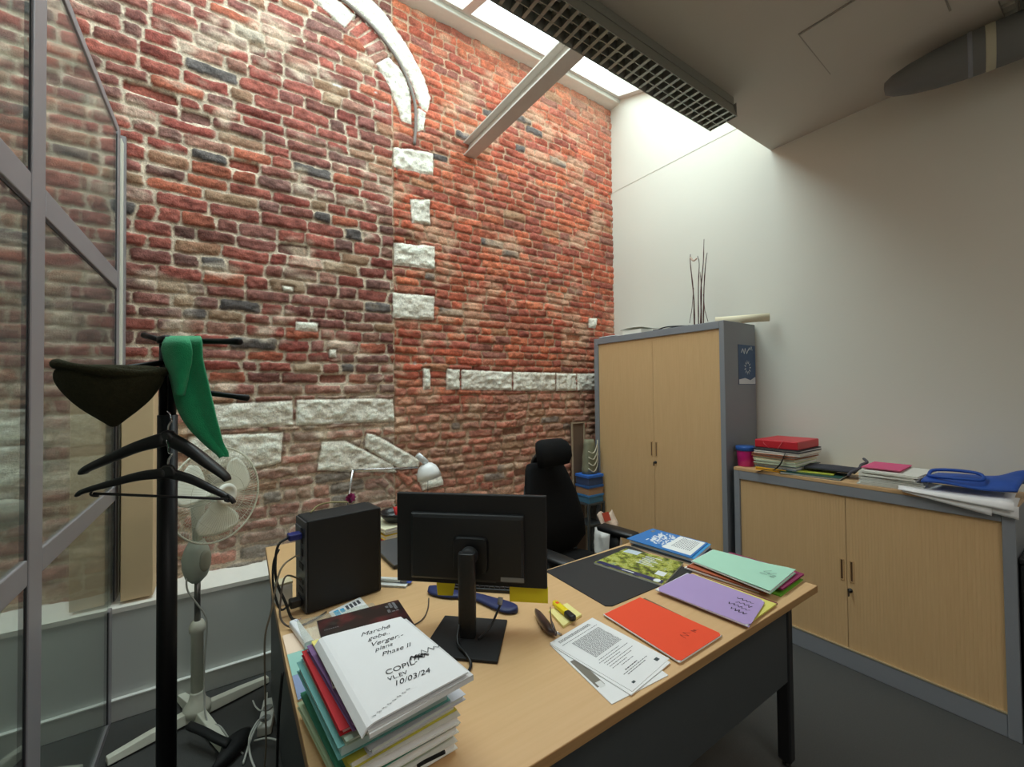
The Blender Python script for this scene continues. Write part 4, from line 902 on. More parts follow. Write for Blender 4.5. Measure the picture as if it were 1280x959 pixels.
for i in range(13):
    for j in range(13):
        if rr.random() < .52: inkquad(b, QB, zq, .18 + i * .055, .18 + (i + .9) * .055, .22 + j * .026, .22 + (j + .95) * .026)
b.build('pattern_print', paper('print_white', (232, 236, 240)), t)
b = MB(); inkquad(b, QB, zq + .0001, .10, .96, .54, .97); b.build('white_panel', paper('panel_white', (236, 238, 236)), t)
b = MB()
for k in range(10):
    u_ = .30
    while u_ < .88: w_ = rr.uniform(.03, .09); inkquad(b, QB, zq + .0004, u_, min(u_ + w_, .9), .62 + k * .03, .632 + k * .03); u_ += w_ + .02
inkquad(b, QB, zq + .0004, .76, .9, .06, .12)
b.build('printed_text', M('print_grey', (120, 124, 132), .6), t)
# green folder with its inserts
GQ = [(1.715, 1.120), (1.925, 1.150), (1.962, .80), (1.680, .772)]
gz = ZD + .0005
folder('lime_green_folder', 'lime green folder lowest under the mint green folder at the desk corner', 'folder', 1.835, .93, .225, .31, .06, gz, .004, (116, 186, 52)); gz += .0055
folder('white_document', 'white documents under the mint green folder near the purple folder', 'papers', 1.775, .985, .21, .297, .10, gz, .005, (236, 234, 230)); gz += .0062
folder('rust_folder', 'rust orange folder edge showing under the mint green folder', 'folder', 1.79, .965, .235, .315, .07, gz, .006, (178, 92, 58)); gz += .0072
folder('magenta_folder', 'dark magenta folder edge showing under the mint green folder', 'folder', 1.850, .925, .215, .30, .05, gz, .006, (140, 44, 86)); gz += .0074
t = thing('mint_folder', 'mint green cardboard folder on top of the far right desk pile', 'folder', (1.82, .96, gz))
MINT = paper('mint_card', (176, 224, 200))
G2 = [(1.690, 1.105), (1.895, 1.128), (1.930, .805), (1.655, .762)]
G2 = [(1.695, 1.11), (1.897, 1.13), (1.935, .80), (1.665, .775)]
qsheet(MB(), G2[::-1], gz, .001).build('back_cover', MINT, t); qsheet(MB(), shiftq(G2, .0, .004)[::-1], gz + .0011, .004).build('sheets', WPAPER, t)
MB().sheet(lambda u, v: tuple(quadpt(G2, 1 - u, v) + Vector((0, 0, gz + .0066 + .010 * smoothf(.6, 1, v) * (1 - .5 * u) + .003 * math.sin(v * 3)))), 10, 10, .001).build('cover', MINT, t)
b = MB(); o_ = quadpt(G2, .44, .93)
scribble(b, (o_.x, o_.y, gz + .0165), (.9, .25, 0), (-.02, .03, 0), .05, 12, .0012); scribble(b, (o_.x + .01, o_.y + .03, gz + .0155), (.9, .25, 0), (-.02, .03, 0), .05, 13, .0012)
b.build('handwriting', INK, t)
# purple folder
PQ = [(1.375, 1.055), (1.605, 1.07), (1.617, .772), (1.405, .722)]
pz = ZD + .0005
folder('dark_red_folder', 'dark red folder edge lowest under the purple folder', 'folder', 1.547, .895, .225, .30, .05, pz, .004, (120, 40, 58)); pz += .0052
folder('pale_yellow_folder', 'pale yellow folder sticking out from under the purple folder', 'folder', 1.526, .895, .225, .31, .04, pz, .005, (226, 218, 112)); pz += .0062
t = thing('purple_folder', 'purple cardboard folder with dark handwriting between the red and mint folders', 'folder', (1.50, .91, pz))
PUR = paper('purple_card', (176, 152, 203))
qsheet(MB(), PQ[::-1], pz, .001).build('back_cover', PUR, t); qsheet(MB(), shiftq(PQ, 0, .004)[::-1], pz + .0011, .003).build('sheets', WPAPER, t)
PP = [(1.395, 1.058), (1.595, 1.068), (1.612, 1.05), (1.618, .785), (1.60, .765), (1.425, .724), (1.405, .735), (1.374, 1.04)]
MB().prism(PP, pz + .0045, pz + .0056).build('cover', PUR, t)
b = MB()
for k, (u_, w_) in enumerate(((.36, .055), (.50, .07), (.68, .05), (.60, .06))):
    o_ = quadpt(PQ, .12 + .0 * k, 0); p_ = quadpt(PQ, .36 + .14 * k, .93)
    scribble(b, (p_.x, p_.y, pz + .0059), (-.03, 1, 0), (-.018, .0, 0), w_, 20 + k, .0015)
b.build('handwriting', INK, t)
# red folder
RQ = [(1.090, 1.055), (1.285, 1.058), (1.300, .752), (1.075, .748)]
rz = ZD + .0005
folder('khaki_folder', 'brown folder edge showing beneath the orange red folder', 'folder', 1.20, .905, .215, .30, .0, rz, .003, (116, 92, 66)); rz += .0042
t = thing('red_folder', 'bright orange red cardboard folder between the printed sheets and purple folder', 'folder', (1.19, .9, rz))
RED = paper('orange_red_card', (240, 78, 40))
qsheet(MB(), RQ[::-1], rz, .001).build('back_cover', WPAPER, t); qsheet(MB(), shiftq(RQ, -.003, .0)[::-1], rz + .0011, .0035).build('sheets', WPAPER, t)
MB().prism([(1.09, 1.052), (1.285, 1.058), (1.302, .762), (1.292, .752), (1.083, .748), (1.074, .757)], rz + .005, rz + .0062).build('cover', RED, t)
b = MB(); p_ = quadpt(RQ, .55, .82); scribble(b, (p_.x - .01, p_.y, rz + .0066), (1, .1, 0), (-.01, .022, 0), .04, 31, .0008); scribble(b, (p_.x + .045, p_.y, rz + .0066), (1, .1, 0), (-.01, .015, 0), .02, 32, .0008)
b.build('handwriting', M('red_ink', (120, 30, 20), .7), t)
# printed sheets
zq = ZD + .0005
S2 = [(.832, 1.035), (1.035, 1.028), (1.008, .738), (.800, .752)]
t = thing('printed_sheet', 'white sheet with a dark photo strip poking out under the printed letter', 'paper', (.92, .89, zq))
qsheet(MB(), S2[::-1], zq, .002).build('paper', WPAPER, t)
b = MB(); inkquad(b, S2, zq + .0023, .03, .16, .35, .78); b.build('photo_strip', M('photo_dark', (122, 116, 104), .5), t)
b = MB(); inkquad(b, S2, zq + .0026, .06, .15, .72, .80); b.build('logo', M('logo_grey', (222, 222, 220), .5), t)
zq += .0028
S1 = [(.832, 1.034), (1.043, 1.063), (1.066, .776), (.872, .748)]
t = thing('printed_letter', 'stapled white letter with paragraphs of black print beside the red folder', 'paper', (.95, .90, zq))
S0 = shiftq(S1, -.006, -.008, -.03)
qsheet(MB(), S0[::-1], zq, .0025).build('paper', WPAPER, t)
qsheet(MB(), S1[::-1], zq + .0028, .0012).build('paper', WPAPER, t)
zi = zq + .0044; b = MB(); rr = random.Random(9)
def textline(v, u0, u1, hgt=.007):
    u_ = u0
    while u_ < u1:
        w_ = rr.uniform(.018, .06); inkquad(b, S1, zi, u_, min(u_ + w_, u1), v, v + hgt); u_ += w_ + .011
for k in range(3): textline(.05 + k * .014, .10, .82)
textline(.125, .08, .9)
for k in range(24): textline(.17 + k * .0135, .22, .86, .006)
for k, (a, c_) in enumerate(((.2, .7), (.15, .85), (.2, .6), (.2, .85), (.2, .75), (.2, .55), (.35, .65))): textline(.53 + k * .033, a, c_)
textline(.79, .3, .6, .011); textline(.82, .2, .8); textline(.845, .25, .7)
b.build('printed_text', M('print_black', (70, 72, 78), .7), t)
b = MB(); inkquad(b, S1, zi + .0001, .80, .88, .90, .94); inkquad(b, S1, zi + .0001, .14, .20, .93, .955); b.build('letterhead_logo', M('logo_dark', (52, 66, 70), .6), t)
# sticky-note pad, highlighter, staple remover
pd = thing('note_pad', 'small pale yellow sticky note pad under the highlighter', 'note pad', (.98, 1.14, ZD))
MB().prism([onz(q[0], q[1], ZD).to_2d()[:] for q in ((686, 766), (709, 757), (727, 771), (704, 786))], ZD + .0005, ZD + .009).build('pad', paper('pale_yellow_note', (236, 226, 150)), pd)
hl = thing('highlighter', 'yellow highlighter pen with black cap lying on the sticky note pad', 'highlighter', (1.0, 1.17, ZD + .01))
ha, hb_ = onz(693, 754, ZD + .018), onz(717, 774, ZD + .018); ha.z = hb_.z = ZD + .0195; hd = hb_ - ha; hL = hd.length; hn = Vector((0, 0, 1)); hs_ = hd.normalized().cross(hn)
MB().rings([superring(ha + hd * q, hs_, hn, r_, .0085, 16, 3.5) for q, r_ in ((0, .009), (.05, .0125), (.62, .0125), (.66, .010))]).build('barrel', M('highlighter_yellow', (238, 214, 24), .35), hl, smooth=True)
MB().rings([superring(ha + hd * q, hs_, hn, r_, .0088, 16, 3.5) for q, r_ in ((.661, .0105), (.68, .0128), (.97, .0128), (1.0, .010))]).build('cap', BLACK, hl, smooth=True)
b = MB(); p_ = ha + hd * .1 + hn * .0089; s2 = hs_ * .006
b.put([tuple(p_ - s2), tuple(p_ + hd * .12 - s2), tuple(p_ + hd * .12 + s2), tuple(p_ + s2)], [(0, 1, 2, 3)] if True else []); b.build('orange_stripe', M('stripe_orange', (232, 92, 40), .4), hl)
sr = thing('staple_remover', 'dark brown plier style staple remover lying beside the highlighter', 'stapler', (.90, 1.12, ZD))
BRN = M('brown_bakelite', (74, 56, 52), .3, coat=.3)
sp = [onz(q[0], q[1], ZD + .015) for q in ((669, 764), (676, 774), (686, 786), (696, 793))]
for i, p in enumerate(sp): p.z = ZD + .016
MB().rings([superring(p, Vector((.8, .55, 0)), (0, 0, 1), w_, h_, 14, 2.6) for p, w_, h_ in zip(bez(sp, 12), (.007, .012, .016, .019, .021, .022, .022, .022, .021, .019, .015, .010, .007), (.008, .011, .013, .015, .0155, .0155, .0155, .015, .014, .012, .010, .007, .005))]).build('lower_handle', BRN, sr, smooth=True)
up_ = [Vector((.925, 1.105, ZD + .028)), Vector((.955, 1.125, ZD + .04)), Vector((.975, 1.15, ZD + .055))]
up_ = [onz(694, 789, ZD + .034), onz(689, 776, ZD + .045), onz(688, 760, ZD + .060)]
MB().rings([superring(p, Vector((.8, .55, 0)), (0, .4, 1), w_, h_, 12, 2.6) for p, w_, h_ in zip(bez(up_, 8), (.008, .009, .009, .008, .008, .007, .006, .005, .004), (.006, .007, .007, .006, .006, .006, .005, .004, .003))]).build('upper_handle', BRN, sr, smooth=True)
MB().tube([tuple(sp[3] + Vector((0, 0, .004))), tuple(sp[3] + Vector((.022, .004, -.012)))], .004, 8).build('jaw', CHROME, sr, smooth=True)

# ------------------------------------------------------------------ tall paper stack at the left desk corner
bk = thing('pastel_booklet', 'booklet with peach, teal and blue cover bands under the tall paper stack', 'booklet', (.25, 1.40, ZD))
bx(.158, .34, 1.215, 1.56, ZD + .0005, ZD + .005).build('pages', WPAPER, bk)
for ya, yb, c_, nm in ((1.44, 1.56, (240, 214, 190), 'peach'), (1.325, 1.4395, (158, 206, 194), 'teal'), (1.215, 1.3245, (146, 162, 198), 'blue')):
    bx(.156, .34, ya, yb, ZD + .0052, ZD + .0062).build('cover_band', paper('band_' + nm, c_), bk)
fy = thing('flyer', 'white flyer with cyan blocks on the desk between tower and black magazine', 'flyer', (.40, 1.55, ZD))
FQ = [tuple(onz(q[0], q[1], ZD)[:2]) for q in ((411, 768), (450, 749), (463, 764), (424, 787))]
qsheet(MB(), FQ[::-1], ZD + .0066, .001).build('paper', WPAPER, fy)
b = MB()
for u0, u1, v0, v1 in ((.10, .25, .1, .45), (.28, .40, .15, .40)): inkquad(b, FQ, ZD + .0079, u0, u1, v0, v1)
b.build('cyan_block', paper('cyan_print', (64, 168, 214)), fy)
b = MB()
for k in range(4): inkquad(b, FQ, ZD + .0079, .46 + .12 * k, .54 + .12 * k, .12, .4)
b.build('printed_text', M('print_black', (70, 72, 78), .7), fy)
stk = 'papers stacked at the left desk corner'
layers = [  # name, colour, thickness, cx, cy, w, d, angle, label
    ('paper_bundle', (226, 226, 220), .016, .300, 1.00, .225, .32, .06, 'thick bundle of white papers at the very bottom of the left desk stack'),
    ('pale_green_folder', (190, 206, 170), .012, .285, 1.01, .24, .32, .12, 'pale green folder just above the bottom bundle of the left desk stack'),
    ('paper_bundle', (232, 232, 226), .016, .302, .995, .225, .31, .08, 'white paper bundle third from the bottom of the left desk stack'),
    ('sea_green_folder', (70, 150, 124), .006, .288, 1.0, .24, .32, .10, 'sea green folder in the middle of the left desk stack'),
    ('paper_bundle', (228, 230, 232), .018, .306, .99, .225, .31, .05, 'white paper bundle between the sea green and mustard folders of the stack'),
    ('mustard_folder', (206, 196, 78), .016, .292, 1.0, .235, .315, .10, 'mustard yellow folder in the middle of the left desk stack'),
    ('grey_document', (206, 206, 214), .012, .315, .99, .22, .31, .13, 'lavender grey papers sticking out at the front of the left desk stack'),
    ('teal_folder', (112, 172, 168), .022, .276, 1.0, .235, .32, .085, 'thick teal folder with a rounded spine in the left desk stack'),
    ('clear_sleeve', (176, 196, 178), .008, .288, .99, .235, .31, .09, 'greenish plastic sleeve under the red folder of the left desk stack'),
    ('crimson_folder', (190, 36, 44), .010, .283, 1.005, .232, .31, .07, 'crimson red folder near the top of the left desk stack'),
    ('violet_folder', (126, 92, 142), .012, .296, .995, .23, .32, .095, 'violet folder near the top of the left desk stack'),
    ('butter_folder', (240, 226, 130), .004, .302, 1.0, .222, .315, .09, 'thin butter yellow folder just under the notebook stack top'),
]
z = ZD + .0085
for nm, c_, th, cx, cy, w_, d_, a, lb in layers:
    folder(nm, lb, 'papers' if 'bundle' in nm or 'document' in nm else 'folder', cx, cy, w_, d_, a, z, th, c_, paper('stack_sheet_%d' % (int(th * 1000)), tuple(min(255, int(v * .35 + 238 * .65)) for v in c_)), stk)
    z += th + .0016
zst = z
print('STACK TOP', z)
bm2 = thing('black_magazine', 'black and dark red magazine sticking out behind the handwritten notebook', 'magazine', (.335, 1.16, z))
MGQ = [tuple(onz(q[0], q[1], z + .006)[:2]) for q in ((396, 776), (494, 750.5), (514, 777))]
a_, b_, c2 = [Vector(q) for q in MGQ]; ex_ = (b_ - a_).normalized(); ey_ = Vector((ex_.y, -ex_.x)); 
BQ2 = [tuple(a_), tuple(a_ + ex_ * .215), tuple(a_ + ex_ * .215 + ey_ * .29), tuple(a_ + ey_ * .29)]
qsheet(MB(), BQ2[::-1], z, .0045).build('pages', paper('mag_pages2', (190, 188, 184)), bm2)
mc = M('black_cover', (26, 20, 22), .3, coat=.3); nt = mc.node_tree; tc = nt.nodes.new('ShaderNodeTexCoord'); nz = nt.nodes.new('ShaderNodeTexNoise'); nz.inputs['Scale'].default_value = 14; nz.inputs['Detail'].default_value = 4
cr = nt.nodes.new('ShaderNodeValToRGB'); cr.color_ramp.elements[0].position = .5; cr.color_ramp.elements[0].color = rgb((22, 18, 20)); cr.color_ramp.elements[1].position = .72; cr.color_ramp.elements[1].color = rgb((96, 34, 38))
nt.links.new(tc.outputs['Object'], nz.inputs['Vector']); nt.links.new(nz.outputs['Fac'], cr.inputs['Fac']); nt.links.new(cr.outputs['Color'], nt.nodes['Principled BSDF'].inputs['Base Color'])
qsheet(MB(), BQ2[::-1], z + .0047, .0008).build('cover', mc, bm2)
b = MB(); rr = random.Random(2)
for i in range(3):
    for j in range(9):
        if rr.random() < .7: inkquad(b, BQ2, z + .0058, .80 + i * .05, .835 + i * .05, .03 + j * .02, .042 + j * .02)
for j in range(7): inkquad(b, BQ2, z + .0058, .05 + j * .024, .065 + j * .024, .20, .21)
b.build('cover_lettering', M('cover_grey', (132, 132, 136), .5), bm2)
z += .0062
cs = thing('clear_wallet', 'transparent plastic wallet under the black magazine at the stack back', 'plastic wallet', (.27, 1.2, zst))
# handwritten pad on top
nb = thing('notepad', 'white notepad page with black handwriting on top of the left desk stack', 'notepad', (.31, .99, z))
NQ = [tuple(onz(q[0], q[1], z + .020)[:2]) for q in ((393, 799), (501, 771), (585, 840), (452, 911))]
zt = z + .020
def nfn(u, v):
    p = quadpt(NQ, u, v); drop = .016 * (1 - math.sqrt(max(0, 1 - (1 - min(1, u / .12)) ** 2)))
    return (p.x, p.y, zt - drop + .0008 * math.sin(u * 3) * (1 - v))
qb = shiftq(NQ, 0, 0)
MB().sheet(lambda u, v: (lambda p: (p[0], p[1], p[2] - .0016))(nfn(1 - u, v)), 20, 6, .0015).build('page', WPAPER, nb, smooth=False)
qsheet(MB(), shiftq(NQ, .010, -.004, .012)[::-1], z, .008).build('page_block', paper('page_block_white', (230, 230, 228)), nb)
qsheet(MB(), shiftq(NQ, .012, -.002, -.01)[::-1], z + .0085, .0035).build('page_block', paper('page_block_grey', (214, 214, 214)), nb)
MB().sheet(lambda u, v: nfn(1 - u, v), 24, 6, .0012).build('top_page', paper('top_page', (232, 232, 233)), nb, smooth=False)
nx_ = (Vector(NQ[1]) - Vector(NQ[0])).normalized(); ny_ = (Vector(NQ[0]) - Vector(NQ[3])).normalized()
for body, u, v, sz_, sh_ in (('Marché', .43, .135, .026, .5), ('gobe..', .47, .215, .024, .5), ('Verger.-', .44, .305, .026, .5), ('plans', .455, .375, .022, .4), ('Phase II', .475, .46, .024, .4), ('COPIL-', .39, .665, .025, .15), ('VL.EV', .375, .73, .019, .1), ('10/03/24', .385, .80, .024, .35)):
    p = quadpt(NQ, u, v + .015)
    textmesh(body, INK, frame((p.x, p.y, zt + .0012), (nx_.x + .18 * 0, nx_.y, 0), (ny_.x, ny_.y, 0)) @ Matrix.Rotation(.10, 4, 'Z'), sz_ * .9, 'handwriting', nb, sh_, .0)
b = MB(); p = quadpt(NQ, .66, .635)
for k in range(5): scribble(b, (p.x + .004 * k, p.y - .002 * k, zt + .0012), (nx_.x, nx_.y + .12, 0), (ny_.x * .016, ny_.y * .016, 0), .028, 50 + k, .0012)
scribble(b, (p.x + .03, p.y + .004, zt + .0012), (nx_.x, nx_.y + .12, 0), (ny_.x * .018, ny_.y * .018, 0), .05, 60, .0009)
for k in range(8):
    q = quadpt(NQ, .10 + .05 * k, .965 - .01 * k); scribble(b, (q.x, q.y, zt + .0012), (nx_.x, nx_.y, 0), (ny_.x * .003, ny_.y * .003, 0), .008, 70 + k, .0004)
b.build('scribbled_out_word', INK, nb)
# clear wallet (thin, below the magazine, behind the folders)
WQ = [tuple(onz(q[0], q[1], zst - .0016)[:2]) for q in ((390, 762), (420, 752), (430, 780), (400, 800))]
CLEAR = glassmat('clear_plastic', (.90, .92, .88, 1), .10, .05)
qsheet(MB(), shiftq([(.205, 1.30), (.40, 1.28), (.41, 1.16), (.205, 1.18)], -.045, -.03)[::-1], zst - .0014, .0010).build('sleeve', CLEAR, cs)
# white tape dispenser beside the stack
wt = thing('small_box', 'small white elongated box with blue print beside the tall paper stack', 'box', (.19, 1.2, ZD))
zb_ = ZD + .0067
ha, hb_ = onz(367, 779, zb_ + .012), onz(387, 806, zb_ + .012)
hd = hb_ - ha; hs_ = hd.normalized().cross(Vector((0, 0, 1)))
MB().rings([superring(ha + hd * q, hs_, (0, 0, 1), .014, .0115, 14, 4) for q in (0, .1, .9, 1)]).build('body', M('tape_white', (236, 236, 238), .35), wt, bevel=.001)
b = MB(); p_ = ha + hd * .03 + Vector((0, 0, .0119))
scribble(b, tuple(p_), tuple(hs_ * -1), tuple(hd.normalized() * .014), .02, 5, .001); b.build('blue_print', M('label_blue', (44, 70, 150), .5), wt)
vb = folder('slate_binder', 'slate and white ring binder edge showing beside the tall paper stack', 'binder', .245, 1.315, .10, .16, .10, ZD + .0065, .012, (150, 160, 176))
st_ = MB(); a0, a1 = Vector((.452, .835, ZD + .05)), Vector((.47, .90, ZD + .075))
pts_ = bez([onz(522, 958, ZD + .055), onz(530, 953, ZD + .062), onz(542, 947, ZD + .072), onz(556, 940, ZD + .082)], 14)
MB().tube(pts_, .0035, 8).build('elastic', BLACKM, bpy.data.objects['sea_green_folder'], smooth=True)

# ================================================================== COAT STAND with hat, scarf, hangers
PX, PY = -.128, 1.49
DC = (Vector((PX, PY, H)) - CAM).dot(CF)
cs_ = thing('coat_stand', 'black metal coat stand with knobbed arms in front of the glass partition', 'coat stand', (PX, PY, 0))
def pole(z, dx=0): return Vector((PX + dx * _r.x, PY + dx * _r.y, z))
MB().tube([pole(.03), pole(1.46)], .0225, 20).build('pole', BLACKMETAL, cs_, smooth=True)
MB().tube([pole(1.4605, -.011), pole(1.655, -.011)], .0105, 12).build('upper_rod', BLACKMETAL, cs_, smooth=True)
MB().tube([pole(1.4605, .012), pole(1.655, .012)], .0095, 12).build('upper_rod', BLACKMETAL, cs_, smooth=True)
MB().lathe([(.006, 0), (.024, .004), (.024, .02), (.01, .026)], (PX, PY, 1.652), n=18).build('top_cap', BLACKMETAL, cs_, smooth=True)
def arm(p0, p1, nm='arm'):
    d_ = (p1 - p0); o = MB().tube([p0, p0.lerp(p1, .8), p0.lerp(p1, .9), p1 - d_.normalized() * .004, p1], [.0075, .0075, .009, .0095, .004], 12).build(nm, BLACKMETAL, cs_, smooth=True); return o
arm(pole(1.662), dep(302, 427, DC - .05))
arm(pole(1.66), dep(180, 419, DC + .10))
hatp = dep(112, 466, DC - .10)
arm(pole(1.605), hatp)
arm(pole(1.535), dep(312, 498, DC + .06))
hk = dep(232, 506, DC - .03)
MB().tube(bez([pole(1.52, .02), dep(229, 502, DC - .02), hk, dep(230, 513, DC - .03)], 10), .004, 8).build('hook', BLACKMETAL, cs_, smooth=True)
for k in range(4):
    a = .35 + k * PI / 2
    MB().tube(bez([(PX + .02 * math.cos(a), PY + .02 * math.sin(a), .10), (PX + .12 * math.cos(a), PY + .12 * math.sin(a), .07), (PX + .24 * math.cos(a), PY + .24 * math.sin(a), .012)], 12), .012, 10).build('leg', BLACKMETAL, cs_, smooth=True)
# hat: folded felt crown hanging point down, with a rolled brim
ht = thing('hat', 'dark olive knitted hat hanging upside down on the coat stand arm', 'hat', (hatp.x, hatp.y, hatp.z))
HATM = M('olive_felt', (50, 48, 32), .95, var=.35, scale=120, bump=.9, bscale=260, spec=.15)
HD = DC - .11
rows = [(456, 92, 186), (460, 83, 197), (468, 79, 200), (478, 81, 198), (488, 87, 191), (498, 95, 184), (508, 105, 174), (518, 118, 163), (526, 130, 153), (531, 136, 148), (534, 140, 144)]
rs_ = []
for i, (y, a, b_) in enumerate(rows):
    c0 = dep((a + b_) / 2, y, HD); hw_ = (dep(b_, y, HD) - dep(a, y, HD)).length / 2
    dd = .085 * (hw_ / .13) ** .8
    rs_.append([tuple(c0 + CR * hw_ * math.cos(t_) * (1 + .02 * math.sin(5 * t_ + i)) + CF * (dd * math.sin(t_) * (1 + .05 * math.sin(3 * t_ + i * .7)))) for t_ in [2 * PI * j / 32 for j in range(32)]])
MB().rings(rs_).build('crown', HATM, ht, smooth=True, sub=1)
bp_ = []; 
for j in range(40):
    t_ = 2 * PI * j / 40; c0 = dep(140.5, 463 + 3 * math.cos(t_) + 2 * math.sin(t_), HD); bp_.append(c0 + CR * .110 * math.cos(t_) + CF * .080 * math.sin(t_) + CU * (.006 * math.sin(2 * t_)))
MB().tube(bp_, [.0105 + .002 * math.sin(j * .8) for j in range(40)], 10, closed=True).build('brim', HATM, ht, smooth=True)
# green scarf draped over the right-hand arm
sf = thing('scarf', 'bright green knitted scarf draped over the coat stand arm, pointed end down', 'scarf', dep(245, 430, DC))
SCM = M('green_knit', (26, 154, 100), .9, var=.15, scale=60, bump=.8, bscale=420, sheen=.2)
nt = SCM.node_tree
srow = [(423, 214, 251), (427, 207, 253), (436, 205, 253.5), (448, 207, 254), (462, 212, 257), (478, 217, 261), (494, 220, 264.5), (508, 223.5, 268), (522, 230, 271), (536, 240, 275), (548, 252, 278), (558, 263, 280.5), (566, 273, 283), (571, 277.5, 282.5)]
def sfn(u, v, k=0):
    q = v * (len(srow) - 1); i = min(int(q), len(srow) - 2); f_ = q - i
    y, a, b_ = [srow[i][j] * (1 - f_) + srow[i + 1][j] * f_ for j in range(3)]
    D_ = DC - .050 - .008 * math.sin(u * 2.2 * PI + .6) * (1 - .5 * v) - .012 * math.sin(u * PI) + .05 * max(0, .08 - v) / .08
    return tuple(dep(a + (b_ - a) * u, y, D_))
MB().sheet(sfn, 26, 40, .007).build('front_drape', SCM, sf, smooth=True)
brow = [(424, 222, 250), (432, 222, 250), (460, 222, 252), (490, 222, 258), (505, 223, 258), (516, 225, 254), (526, 229, 250), (535, 236, 250), (541, 243, 248)]
def sfb(u, v):
    q = v * (len(brow) - 1); i = min(int(q), len(brow) - 2); f_ = q - i
    y, a, b_ = [brow[i][j] * (1 - f_) + brow[i + 1][j] * f_ for j in range(3)]
    return tuple(dep(a + (b_ - a) * u, y, DC - .012 + .02 * math.sin(u * 5)))
MB().sheet(sfb, 14, 24, .007).build('back_drape', SCM, sf, smooth=True)
frow = [(424, 209, 236), (430, 206, 238), (440, 206, 240), (452, 209, 239), (464, 214, 235), (474, 218, 232), (484, 220, 230), (494, 221.5, 227)]
def sff(u, v):
    q = v * (len(frow) - 1); i = min(int(q), len(frow) - 2); f_ = q - i
    y, a, b_ = [frow[i][j] * (1 - f_) + frow[i + 1][j] * f_ for j in range(3)]
    return tuple(dep(a + (b_ - a) * u, y, DC - .085 - .016 * math.sin(u * PI) * (1 - .4 * v) + .03 * max(0, .12 - v) / .12))
MB().sheet(sff, 14, 20, .007).build('folded_edge', SCM, sf, smooth=True)
# the two coat hangers
def hanger(label, top, lft, rgt, D, hook, bar=None, thick=.0085, wk=1.0):
    t = thing('coat_hanger', label, 'coat hanger', dep(top[0], top[1], D), 'coat hangers on the coat stand')
    Tp, L_, R_ = dep(top[0], top[1], D), dep(lft[0], lft[1], D - .03), dep(rgt[0], rgt[1], D + .03)
    def limb(E, sgn):
        m1 = Tp.lerp(E, .01) + CU * .0; m2 = Tp.lerp(E, .33) + CU * .010; m3 = Tp.lerp(E, .66) + CU * .010; m4 = Tp.lerp(E, .93) + CU * .008
        return bez([m1, m2, m3, m4, E], 20)
    b = MB()
    for E in (L_, R_):
        P_ = limb(E, 0); n_ = len(P_); r_ = []
        for i, p in enumerate(P_):
            q = i / (n_ - 1); tt = (P_[min(i + 1, n_ - 1)] - P_[max(i - 1, 0)]).normalized(); s_ = tt.cross(CF).normalized(); w_ = wk * (.018 * (1 - q) ** 1.2 + .0085) * (1 if q < .97 else .7)
            r_.append(superring(p - CU * (.006 * (1 - q)), s_, CF, w_ * .72, thick * (1 + .5 * (1 - abs(2 * q - 1))), 12, 2.6))
        b.rings(r_)
    b.rings([superring(Tp + CU * z_, CR, CF, w_, thick * 1.05, 14, 2.8) for z_, w_ in ((-.018, .016), (-.008, .022), (0, .019), (.009, .013), (.013, .007))])
    b.build('shoulder', BLACK, t, smooth=True)
    MB().tube(bez([Tp + CU * .012, Tp + CU * .028 + CR * .002, Tp + CU * .04 + CR * .010, dep(*hook[0], D + .005), dep(*hook[1], D + .02), pole(1.0, 0) * 0 + dep(*hook[2], D + .03)], 24), .0020, 8).build('hook', CHROME, t, smooth=True)
    if bar:
        a, c_ = dep(*bar[0], D - .02), dep(*bar[1], D + .02)
        MB().tube([a, c_], .0034, 8).build('trouser_bar', BLACK, t, smooth=True)
        for p, e in ((a, L_), (c_, R_)):
            MB().tube(bez([p + CU * .012, p + (e - p).normalized() * .006, p - CU * .006, p - CU * .008 + (e - p).normalized() * -.01], 8), .0028, 6).build('clip', BLACK, t, smooth=True)
    return t
hanger('broad black coat hanger, upper one on the coat stand, without a trouser bar', (210, 545), (103, 592), (285, 601), DC - .060, ((214, 524), (212, 517), (209, 514)), None, .012)
hanger('thin black coat hanger with a trouser bar, lower one on the coat stand', (210, 588), (96, 620), (293, 629), DC - .112, ((211, 566), (210, 556), (208, 550)), ((117, 617), (285, 624)), .006, .72)

# ================================================================== PEDESTAL FAN
FX, FY = -.103, 2.50
fn_ = thing('pedestal_fan', 'white pedestal fan on a cross base in front of the plinth wall', 'fan', (FX, FY, 0))
for a0, ln, zz_ in ((math.atan2(.186, .56), .31, .014), (math.atan2(-.516, .188), .29, .038)):
    d_ = Vector((math.cos(a0), math.sin(a0), 0)); s_ = Vector((-d_.y, d_.x, 0))
    for sgn in (-1, 1):
        b = MB(); b.m = frame((FX, FY, 0), d_ * sgn, s_ * sgn)
        l2 = ln if zz_ < .02 else (ln + .06 if sgn > 0 else ln - .08)
        b.rings([[(x_, -w_, z0), (x_, w_, z0), (x_, w_ * .7, z1), (x_, -w_ * .7, z1)] for x_, w_, z0, z1 in ((.02, .026, .012, .058), (l2 * .6, .024, .010, .046), (l2, .021, .006, .032))])
        b.build('base_arm', IVORY, fn_, bevel=.003)
        b = MB(); b.m = frame((FX, FY, 0), d_ * sgn, s_ * sgn); b.box(l2 - .03, l2 - .008, -.02, .02, 0, .0055); b.build('rubber_foot', BLACK, fn_)
MB().lathe([(.055, .03), (.055, .062), (.036, .085), (.027, .12), (.027, .13)], (FX, FY, 0), n=24).build('base_hub', IVORY, fn_, smooth=True)
MB().lathe([(.0245, .11), (.0245, .40), (.031, .405), (.033, .43), (.024, .452), (.018, .455)], (FX, FY, 0), n=24).build('outer_tube', IVORY, fn_, smooth=True)
